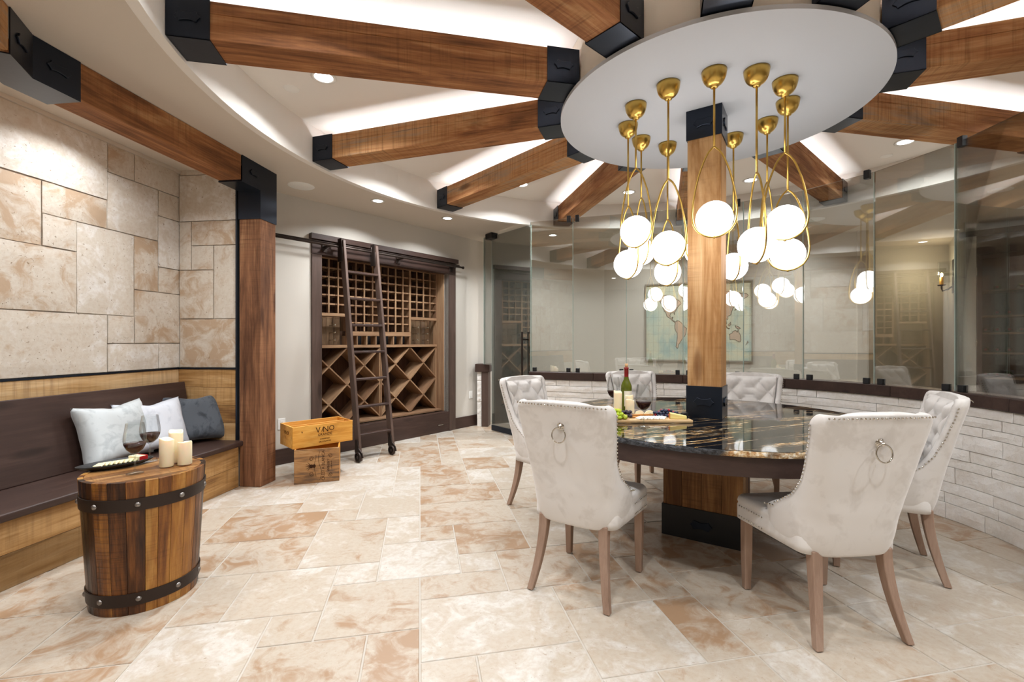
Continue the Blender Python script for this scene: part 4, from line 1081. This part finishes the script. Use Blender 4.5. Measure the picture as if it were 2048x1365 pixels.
def candle(x, y, z, r, h, label, grp):
    t_ = empty('pillar_candle', (x, y, z+.0005), R.random()*6, label, 'candle', grp)
    mb = MB(); n = 28; vs = []; prof = [(r*.97, 0), (r, .003), (r, h-.006), (r*.97, h), (r*.86, h-.001), (r*.80, h-.012), (r*.5, h-.02), (.0004, h-.021)]
    for k in range(n):
        a = 2*pi*k/n; dz = .006*sin(a)+.003*sin(3*a+1)
        for q, z_ in prof: vs.append((q*cos(a), q*sin(a), z_+(dz if z_ > h-.007 else 0)))
    m_ = len(prof)
    mb.add(vs, [(k*m_+i, ((k+1) % n)*m_+i, ((k+1) % n)*m_+i+1, k*m_+i+1) for k in range(n) for i in range(m_-1)] + [tuple(k*m_ for k in range(n))], True)
    mb.build('wax_body', 'wax', t_)
    mb = MB(); mb.tube([(0, 0, h-.022), (.001, 0, h-.008)], .0012, 6); mb.build('wick', 'black', t_)
candle(-1.819, 2.41, BZ, .0325, .145, 'ivory pillar candle of middle height at the left of the barrel table trio', 'pillar candles on the barrel table')
candle(-1.834, 2.497, BZ, .0325, .168, 'tallest ivory pillar candle at the back of the barrel table trio', 'pillar candles on the barrel table')
candle(-1.752, 2.45, BZ, .0325, .12, 'shortest ivory pillar candle at the right of the barrel table trio', 'pillar candles on the barrel table')
candle(.71, 3.07, TZ, .027, .17, 'tallest ivory pillar candle on the granite table, left of the trio', 'pillar candles on the granite table')
candle(.795, 3.10, TZ, .027, .14, 'middle ivory pillar candle on the granite table, back of the trio', 'pillar candles on the granite table')
candle(.782, 3.025-.0, TZ, .026, .12, 'shortest ivory pillar candle on the granite table, front right of the trio', 'pillar candles on the granite table')
# plate with sliced cheese
pl = empty('cheese_plate', (-2.085, 2.41, BZ+.0005), radians(48), 'black oval serving plate on the barrel table', 'plate')
mb = MB()
def oval(u, v):
    a = 2*pi*u; prof = [(0, .006), (.55, .006), (.78, .009), (1.0, .022), (1.03, .024), (1.0, .016), (.8, .002), (.5, .0), (0, 0)]
    k = v*(len(prof)-1); i = min(int(k), len(prof)-2); f = k-i; r = prof[i][0]+(prof[i+1][0]-prof[i][0])*f; z = prof[i][1]+(prof[i+1][1]-prof[i][1])*f
    return Vector(((.135+.02*abs(cos(a))**6)*r*cos(a), .082*r*sin(a), z))
mb.grid(oval, 40, 17, closed_u=True); mb.build('dish', 'black', pl)
PLM = Matrix.Translation((-2.085, 2.41, BZ)) @ Matrix.Rotation(radians(48), 4, 'Z')
for k in range(8):
    x = -.07+.019*k; m_ = PLM @ Matrix.Translation((x, -.002, .0085+.002*k*0)) @ Matrix.Rotation(-.5, 4, 'Y') @ Matrix.Rotation(.35, 4, 'Z')
    mb = MB(); mb.prism([(-.004, -.045), (.026, -.03), (.026, .035), (-.004, .048)], .004, .010)
    o = mb.build('cheese_slice', 'cheese_pale', mtx=m_, bevel=.001); tag(o, ORD[k]+' pale cheese slice from the left on the black oval plate', 'cheese', 'cheese slices on the black plate')
mb = MB(); m_ = PLM @ Matrix.Translation((.088, .005, .0095)) @ Matrix.Rotation(.5, 4, 'Z'); mb.prism([(-.02, -.04), (.02, -.035), (.022, .035), (-.018, .04)], 0, .03, )
ch = mb.build('cheese_wedge', 'cheese_pale', mtx=m_, bevel=.002); tag(ch, 'cheese wedge with red wax rind on the black oval plate', 'cheese')
mb = MB(); mb.box(.0225, .0255, -.037, .037, .0, .0315); mb.box(-.02, .0225, -.0435, -.0405, 0, .03); mb.build('wax_rind', 'red_wax', ch)

# cushions ---------------------------------------------------------------
def cushion(name, w_, h_, t_, mat, loc, yaw, lean, label, seed):
    n = 30; mb = MB(); rr_ = random.Random(seed); ph = [rr_.uniform(0, 6) for _ in range(6)]
    def side(sg):
        def f(u, v):
            x, y = 2*u-1, 2*v-1
            pin = 1-.10*(1-abs(x)**1.6*abs(y)**0)*abs(y)**3 ; pin2 = 1-.10*(1-abs(y)**1.6)*abs(x)**3
            X = x*(1-.12*(1-y*y)*abs(x)**2.0); Y = y*(1-.13*(1-x*x)*abs(y)**2.0)
            b = (max(0, 1-x**4)*max(0, 1-y**4))**.5
            d = t_*.5*b*(1+.10*sin(3*x+ph[0])*cos(2.5*y+ph[1])) 
            wr = .007*sin(9*x*y+ph[2]+3*x)*b*(abs(x)**2+abs(y)**2)*.6 + .004*sin(14*(x+.4*y)+ph[3])*(abs(y)**3)*b
            return Vector((X*w_/2, sg*(d+wr+.003), Y*h_/2+h_/2 - .02*exp_(x, y)))
        return f
    def exp_(x, y): return math.exp(-(x*x)/.12)*max(0, y)**2
    mb.grid(side(-1), n, n); mb.grid(side(1), n, n)
    m_ = Matrix.Translation(loc) @ Matrix.Rotation(yaw, 4, 'Z') @ Matrix.Rotation(lean, 4, 'X')
    o = mb.build(name, mat, mtx=m_)
    bm = bmesh.new(); bm.from_mesh(o.data); bmesh.ops.remove_doubles(bm, verts=bm.verts, dist=.0066); bmesh.ops.recalc_face_normals(bm, faces=bm.faces); bm.to_mesh(o.data); bm.free()
    return tag(o, label, 'cushion', 'cushions on the bench')
yb = atan2(D1.y, D1.x)
cushion('throw_cushion', .56, .45, .17, 'cush_pale', (-2.86, 3.37, .412), yb+pi+.10+pi, radians(-16), 'pale grey velvet cushion leaning on the bench back, nearest the viewer', 1)
cushion('throw_cushion', .54, .43, .16, 'cush_white', (-2.82, 3.66, .412), yb-.12, radians(-18), 'white cushion on the bench between the pale grey and the charcoal ones', 2)
cushion('throw_cushion', .50, .44, .16, 'cush_dark', (-2.735, 3.985, .412), yb-.55, radians(-20), 'charcoal velvet cushion in the corner of the bench', 3)

# ================================================================== GRANITE TABLE FOOD
bd_ = MB(); bd_.box(-.29, .29, -.10, .10, 0, .018); bo = bd_.build('cutting_board', 'board', loc=(.835, 2.94, TZ+.0005), rot=(0, 0, .0), bevel=.004, seg=2); tag(bo, 'pale wooden cutting board with cheese and fruit on the granite table', 'board')
BT_ = TZ+.0195
# bottle
bt = empty('wine_bottle', (.795, 3.18, TZ+.0005), .4, 'green wine bottle with burgundy neck foil and cork on the granite table', 'bottle')
mb = MB(); mb.lathe([(.0005, .006), (.03, .0), (.0365, .004), (.0375, .02), (.0375, .185), (.036, .2), (.028, .222), (.018, .242), (.0145, .262), (.0142, .30)], 32); mb.build('glass_body', 'bottle', bt)
mb = MB(); mb.lathe([(.0148, .255), (.0150, .315), (.0162, .316), (.0162, .326), (.0005, .326)], 24); mb.build('neck_foil', 'foil', bt)
mb = MB(); mb.lathe([(.0005, .326), (.0105, .326), (.0105, .352), (.0005, .352)], 16); mb.build('cork', 'cork', bt)
mb = MB(); vs = []
for k in range(15): a = radians(-150+120*k/14); vs += [(.0379*cos(a), .0379*sin(a), .06), (.0379*cos(a), .0379*sin(a), .165)]
mb.add(vs, [(2*k, 2*k+2, 2*k+3, 2*k+1) for k in range(14)], True); mb.build('label_sheet', 'paper', bt)
# fruit: every grape and berry a thing
def proto(name, r, mat, seg=10): mb = MB(); mb.ball((0, 0, 0), r, seg, 7, (1, 1, 1.1)); return mb.build(name, mat).data
def heap(name, mat, pts, r, label, cat, group):
    me = proto(name, r, mat); first = bpy.data.objects[-1] if 0 else [o for o in bpy.data.objects if o.data == me][0]
    for i, p in enumerate(pts):
        o = first if i == 0 else bpy.data.objects.new(name, me)
        if i: COL.objects.link(o)
        o.location = p; o.rotation_euler = (R.random()*3, R.random()*3, R.random()*3); tag(o, label, cat, group)
rg = random.Random(12)
def pile(cx, cy, sx, sy, n, r, layers, rg):
    out = []
    for L in range(layers):
        k = 0; tries = 0
        lim = n[L]
        while k < lim and tries < 900:
            tries += 1; a = rg.random()*2*pi; q = sqrt(rg.random())*(1-.28*L); p = Vector((cx+sx*q*cos(a), cy+sy*q*sin(a), BT_+r*1.02+L*r*1.55))
            if all((p-o).length > r*1.85 for o in out): out.append(p); k += 1
    return out
g1 = pile(.655, 2.885, .062, .058, (15, 10, 5), .0125, 3, rg)
heap('green_grape', 'grape_green', g1, .0132, 'green grape in the bunch at the left end of the cutting board', 'grape', 'green grapes on the board')
g2 = pile(.745, 2.955, .04, .05, (9, 5), .0115, 2, rg); g2 = [p for p in g2 if all((p-q).length > .0235 for q in g1)]
heap('black_grape', 'grape_black', g2, .0115, 'black grape beside the green bunch on the cutting board', 'grape', 'black grapes on the board')
g3 = pile(1.0, 2.985, .105, .04, (34, 20, 7), .0088, 3, rg)
heap('blueberry', 'blueberry', [p for i, p in enumerate(g3) if i % 5], .0092, 'dark berry in the heap behind the yellow cheese wedge', 'berry', 'dark berries on the board')
heap('raspberry', 'raspberry', [p for i, p in enumerate(g3) if not i % 5], .0095, 'red berry among the dark berries behind the yellow cheese wedge', 'berry', 'red berries on the board')
def wedge(name, mat, x, y, rot, L, W, H, label, rind):
    mb = MB(); vs = [(0, -W/2, 0), (0, W/2, 0), (L, W/2*.55, 0), (L, -W/2*.55, 0), (0, -W/2, H), (0, W/2, H), (L, W/2*.5, H*.55), (L, -W/2*.5, H*.55)]
    mb.add(vs, [(0, 1, 2, 3), (4, 7, 6, 5), (0, 4, 5, 1), (1, 5, 6, 2), (2, 6, 7, 3), (3, 7, 4, 0)])
    o = mb.build(name, mat, loc=(x, y, BT_), rot=(0, 0, rot), bevel=.002); tag(o, label, 'cheese')
    mb = MB(); mb.box(-.003, 0, -W/2, W/2, 0, H); mb.build('rind', rind, o); return o
wedge('cheese_wedge', 'cheese_yellow', 1.0, 2.90, -.25, .10, .05, .036, 'yellow cheese wedge with orange rind at the right of the cutting board', 'rind_orange')
for (x, y, lb) in ((.835, 3.0, 'left half round of pale brie at the back of the cutting board'), (.90, 3.005, 'right half round of pale brie at the back of the cutting board')):
    P = [(.032*cos(pi*k/12), .032*sin(pi*k/12)) for k in range(13)]
    mb = MB(); m_ = Matrix.Translation((x, y, BT_+.002)) @ Matrix.Rotation(pi/2-.25, 4, 'X'); mb.prism(P, 0, .022); tag(mb.build('brie_half', 'cheese_pale', mtx=m_, bevel=.003, seg=2), lb, 'cheese')
for k in range(9):  # overlapping thin slices of white cheese
    m_ = Matrix.Translation((.80+.018*k, 2.875+.004*(k % 2), BT_+.0004)) @ Matrix.Rotation(.35+.05*k, 4, 'Z') @ Matrix.Rotation(-.28, 4, 'Y'); mb = MB(); mb.prism([(-.012, -.022), (.026, -.016), (.03, .02), (-.014, .026)], .0035, .0075)
    tag(mb.build('white_cheese_slice', 'cheese_white', mtx=m_), ORD[k]+' thin white cheese slice from the left, middle of the cutting board', 'cheese', 'white slices on the board')
for k in range(5):
    x0_ = .755+.006*k; y0_ = 2.915+.010*k; mb = MB(); zb = BT_+.0055+(.0095 if k == 2 else 0); mb.tube([(x0_, y0_, zb), (x0_+.07, y0_+.012+.001*k, zb+.0005), (x0_+.145, y0_+.022, zb)], .005, 8)
    tag(mb.build('breadstick', 'bread', ), ORD[k]+' golden breadstick from the front on the cutting board', 'breadstick', 'breadsticks on the board')
mb = MB(); mb.prism(rounded(-.018, .018, -.015, .015, .003, 3), 0, .034); mb.prism(rounded(-.014, .014, -.011, .011, .002, 3), .0341, .036); tag(mb.build('dip_pot', 'black', loc=(1.095, 2.905, BT_+.0002), rot=(0, 0, .3), bevel=.001), 'small square black dip pot at the right end of the cutting board', 'pot')

# ================================================================== BEYOND THE GLASS
# framed antique-style map on the back wall
pv = Vector((1.55, 7.85)); qv = Vector((5.02, 6.44)); dd = (qv-pv).normalized()
def wall_hit(m): # pixel column slope -> distance along wall
    # pv + s*dd, x/y = m
    return (m*pv.y-pv.x)/(dd.x-m*dd.y)
sA, sB = wall_hit((1290-1024)/915), wall_hit((1506-1024)/915)
MZ0, MZ1 = .975, 2.235; MWd = sB-sA
mp = empty('framed_map', label='large framed antique world map hanging on the wall beyond the glass', category='picture', mtx=frame((pv.x+dd.x*sA, pv.y+dd.y*sA), dd))
fr = MB(); fw = .022
fr.box(0, MWd, -.035, -.002, MZ0, MZ0+fw); fr.box(0, MWd, -.035, -.002, MZ1-fw, MZ1); fr.box(0, fw, -.035, -.002, MZ0+fw, MZ1-fw); fr.box(MWd-fw, MWd, -.035, -.002, MZ0+fw, MZ1-fw); fr.build('frame', 'map_frame', mp)
mb = MB(); mb.box(fw, MWd-fw, -.014, -.003, MZ0+fw, MZ1-fw); sheet = mb.build('map_sheet', 'map_sea', mp)
cxm, czm = MWd/2, (MZ0+MZ1)/2; sx_, sz_ = (MWd-.1)/360, (MZ1-MZ0-.12)/165
def P_(lon, lat): return (cxm+lon*sx_, czm+(lat-8)*sz_)
LAND = {
 'a': [(-165, 65), (-155, 71), (-125, 70), (-95, 72), (-82, 68), (-92, 60), (-80, 52), (-76, 62), (-64, 58), (-56, 51), (-66, 45), (-72, 41), (-76, 35), (-81, 30), (-81, 26), (-84, 30), (-94, 29), (-97, 22), (-91, 18), (-87, 21), (-88, 16), (-83, 10), (-78, 8), (-84, 9), (-95, 16), (-106, 21), (-113, 30), (-118, 34), (-124, 42), (-124, 48), (-135, 58), (-150, 60), (-160, 57)],
 'b': [(-78, 8), (-72, 12), (-62, 10), (-51, 4), (-44, -3), (-35, -7), (-39, -16), (-42, -23), (-49, -28), (-57, -36), (-63, -41), (-66, -48), (-70, -54), (-75, -50), (-73, -38), (-71, -25), (-71, -18), (-77, -12), (-81, -5), (-79, 2)],
 'c': [(-17, 21), (-16, 12), (-8, 4), (5, 5), (10, 2), (12, -6), (13, -16), (16, -28), (20, -34), (28, -32), (34, -24), (40, -15), (40, -4), (48, 4), (51, 11), (43, 12), (38, 20), (33, 29), (20, 31), (10, 36), (-2, 35), (-9, 31)],
 'd': [(-9, 37), (-9, 43), (-1, 46), (3, 51), (9, 54), (12, 57), (6, 58), (6, 62), (15, 68), (27, 71), (40, 67), (60, 69), (75, 73), (105, 77), (140, 73), (170, 69), (177, 64), (162, 58), (156, 51), (142, 58), (137, 52), (132, 43), (127, 38), (121, 31), (119, 24), (109, 20), (107, 12), (101, 14), (103, 3), (98, 10), (92, 21), (86, 20), (80, 13), (77, 8), (72, 20), (66, 25), (57, 26), (50, 30), (56, 24), (53, 17), (44, 13), (39, 21), (35, 30), (36, 36), (27, 37), (23, 36), (19, 41), (13, 45), (17, 40), (12, 42), (7, 44), (0, 40), (-5, 36)],
 'e': [(114, -22), (122, -17), (130, -12), (136, -12), (141, -17), (142, -11), (146, -19), (153, -27), (150, -37), (143, -38), (135, -34), (124, -33), (115, -34)],
 'f': [(-52, 61), (-42, 60), (-22, 70), (-20, 80), (-45, 82), (-60, 76)], 'g': [(95, 5), (105, -5), (114, -8), (106, -7)], 'h': [(109, 1), (117, 6), (118, 0), (112, -3)], 'i': [(131, -1), (142, -3), (150, -9), (139, -8)], 'j': [(44, -16), (50, -15), (47, -25), (44, -23)], 'k': [(-5, 50), (1, 52), (-3, 58), (-6, 56)], 'l': [(130, 32), (140, 36), (142, 43), (137, 37)], 'm': [(167, -46), (174, -40), (177, -38), (173, -35), (171, -43)]}
rl = random.Random(2)
land = MB(); coast = MB(); grat = MB()
from mathutils.geometry import tessellate_polygon
for i, (k, pts_) in enumerate(LAND.items()):
    P = []
    for a, b in zip(pts_, pts_[1:]+pts_[:1]):
        for t_ in (0, .35, .7): P.append(P_(a[0]+(b[0]-a[0])*t_+rl.uniform(-1.3, 1.3), a[1]+(b[1]-a[1])*t_+rl.uniform(-1.2, 1.2)))
    V3 = [Vector((x, -.0146, z)) for x, z in P]; tris = tessellate_polygon([V3]); land.add(V3, [tuple(t) for t in tris])
    coast.tube([(x, -.0147, z) for x, z in P], .0038, 4, closed=True)
for lon in range(-180, 181, 20): x = P_(lon, 0)[0]; x = min(max(x, fw+.01), MWd-fw-.01); grat.box(x-.0008, x+.0008, -.0145, -.014, MZ0+fw, MZ1-fw)
for lat in range(-60, 90, 20): z = P_(0, lat)[1]; grat.box(fw, MWd-fw, -.0145, -.014, z-.0008, z+.0008)
land.build('land', 'map_land', sheet, kind='stuff', fix=False); coast.build('coastline', 'ink_soft', sheet, kind='stuff'); grat.build('graticule', 'ink_soft', sheet, kind='stuff')

# sconce on the far right wall
sw0, sw1 = Vector((7.1, 7.45)), Vector((5.93, 6.01)); sd = (sw1-sw0).normalized()
sc_ = empty('wall_sconce', label='black lantern wall sconce with an amber candle sleeve beyond the right glass', category='sconce', mtx=frame((sw0.x+sd.x*.75, sw0.y+sd.y*.75, .40), sd))
# local -y is out of the wall?  wall built to the left (+y) of its run, so the room is at -y
mb = MB(); mb.box(-.07, .07, -.014, -.001, 1.62, 2.12); mb.build('back_plate', 'black', sc_, bevel=.004)
mb = MB(); mb.tube([(0, -.014, 1.72), (0, -.06, 1.68), (0, -.12, 1.66), (0, -.13, 1.70), (0, -.13, 1.74)], .011, 8); mb.lathe([(.0005, 1.735), (.045, 1.74), (.05, 1.755), (.0005, 1.755)], 20, c=(0, -.13, 0)); mb.build('arm', 'black', sc_)
mb = MB(); mb.lathe([(.024, 1.755), (.024, 1.87), (.0005, 1.872)], 16, c=(0, -.13, 0)); mb.build('candle_sleeve', 'amber', sc_)
mb = MB(); mb.ball((0, -.13, 1.905), .017, 10, 8, (1, 1, 1.9)); mb.build('bulb', 'flame', sc_)
mb = MB(); vs = []
for k in range(13): a = radians(180+180*k/12); vs += [(.085*cos(a), -.03+.13*sin(a)*1.1, 1.78), (.085*cos(a), -.03+.13*sin(a)*1.1, 2.10)]
mb.add(vs, [(2*k, 2*k+2, 2*k+3, 2*k+1) for k in range(12)], True); mb.build('glass_shade', 'acrylic', sc_)
outm = sc_.matrix_basis
l = bpy.data.lights.new('sconce_light', 'POINT'); l.energy = 9; l.color = (1, .86, .6); l.shadow_soft_size = .03; lo = bpy.data.objects.new('sconce_light', l); COL.objects.link(lo); lo.location = outm @ Vector((0, -.20, 1.93)); lo['kind'] = 'helper'
tag(lo, None, None)
o = empty('light_switch', label='white rocker switch on the wall beside the dark cabinet beyond the glass', category='switch', mtx=frame((sw0.x+sd.x*1.55, sw0.y+sd.y*1.55), sd))
mb = MB(); mb.box(-.045, .045, -.007, -.001, 1.24, 1.37); mb.build('cover_plate', 'white_plastic', o, bevel=.002)
mb = MB(); mb.box(-.018, .018, -.011, -.007, 1.27, 1.34); mb.build('rocker', 'white_plastic', o, bevel=.002)

# dark glazed wine cabinet, beyond the glass at the right edge
cab = empty('wine_cabinet', label='tall dark wine cabinet with glass doors beyond the partition at the right edge', category='cabinet', mtx=frame((5.95, 6.03), (.71, -.704)))
def cb(name, mat, *b, parent=None, bevel=.003): mb = MB(); mb.box(*b); return mb.build(name, mat, parent or cab, bevel=bevel)
CWd, CD, CH_ = 1.42, .50, 2.66
cb('side_panel', 'darkz', .0, .03, .03, CD, 0, CH_); cb('side_panel', 'darkz', CWd-.03, CWd, .03, CD, 0, CH_); cb('back_panel', 'darkz', .03, CWd-.03, CD-.02, CD, 0, CH_)
cb('top_panel', 'dark', .03, CWd-.03, .03, CD-.02, CH_-.03, CH_); cb('cornice', 'dark', -.04, CWd+.04, -.05, CD, CH_, CH_+.07)
cb('stile', 'darkz', .0, .12, -.0, .03, 0, CH_); cb('stile', 'darkz', CWd-.12, CWd, -.0, .03, 0, CH_); cb('top_rail', 'dark', .12, CWd-.12, 0, .03, 2.42, CH_); cb('bottom_rail', 'dark', .12, CWd-.12, 0, .03, 0, .14)
for i, (x0, x1) in enumerate(((.122, .708), (.712, CWd-.122))):
    d_ = cb('door', 'darkz', x0, x0+.05, -.02, -.0005, .145, 2.415)
    cb('door_stile', 'darkz', x1-.05, x1, -.02, -.0005, .145, 2.415, parent=d_); cb('door_rail', 'dark', x0+.0505, x1-.0505, -.02, -.0005, 2.36, 2.415, parent=d_); cb('door_rail', 'dark', x0+.0505, x1-.0505, -.02, -.0005, .145, .22, parent=d_)
    cb('pane', 'acrylic', x0+.0505, x1-.0505, -.012, -.008, .2205, 2.3595, parent=d_, bevel=0)
    for z in (.4, 1.28, 2.2): mb = MB(); xh = x0 if i == 0 else x1; mb.tube([(xh, -.024, z-.05), (xh, -.024, z+.05)], .008, 8); mb.build('hinge', 'chrome', d_)
for z in (.5, .82, 1.14, 1.40, 1.62, 1.95): cb('shelf', 'rackx', .0305, CWd-.0305, .06, CD-.0205, z-.01, z+.01)
cb('centre_divider', 'rack', .70, .72, .06, CD-.0205, .0305, 2.6)
CBM = cab.matrix_basis
bot0 = None
SHN = {.51: 'lowest', .83: 'second lowest', 1.15: 'third lowest', 1.41: 'third highest', 1.63: 'second highest', 1.96: 'highest'}; kb = 0; rb2 = random.Random(6)
for z in (.51, .83, 1.15, 1.41, 1.63, 1.96):
    for x in [.10+.105*k for k in range(13)]:
        if .66 < x < .76 or rb2.random() < .25: continue
        if bot0 is None:
            mb = MB(); m_ = Matrix.Rotation(pi/2, 4, 'X') @ Matrix.Rotation(0, 4, 'Z')
            bot0 = empty('stored_bottle', category='bottle', group='bottles lying in the dark cabinet')
            mb.lathe([(.0005, -.30), (.036, -.298), (.037, -.28), (.037, -.12), (.030, -.09), (.015, -.065), (.0145, -.03)], 14, m=m_); mb.build('glass_body', 'bottle', bot0)
            mb = MB(); mb.lathe([(.0152, -.055), (.0152, .0), (.0005, .0)], 12, m=m_); mb.build('neck_foil', 'foil', bot0); c = bot0
        else: c = copy_tree(bot0)
        c.matrix_basis = CBM @ Matrix.Translation((x, .10, z+.038)); c['label'] = 'wine bottle lying neck forward on the '+SHN[z]+' shelf of the dark glazed cabinet'; kb += 1
area('cabinet_light', tuple((CBM @ Vector((.7, .2, 2.6)))), 5, .2)
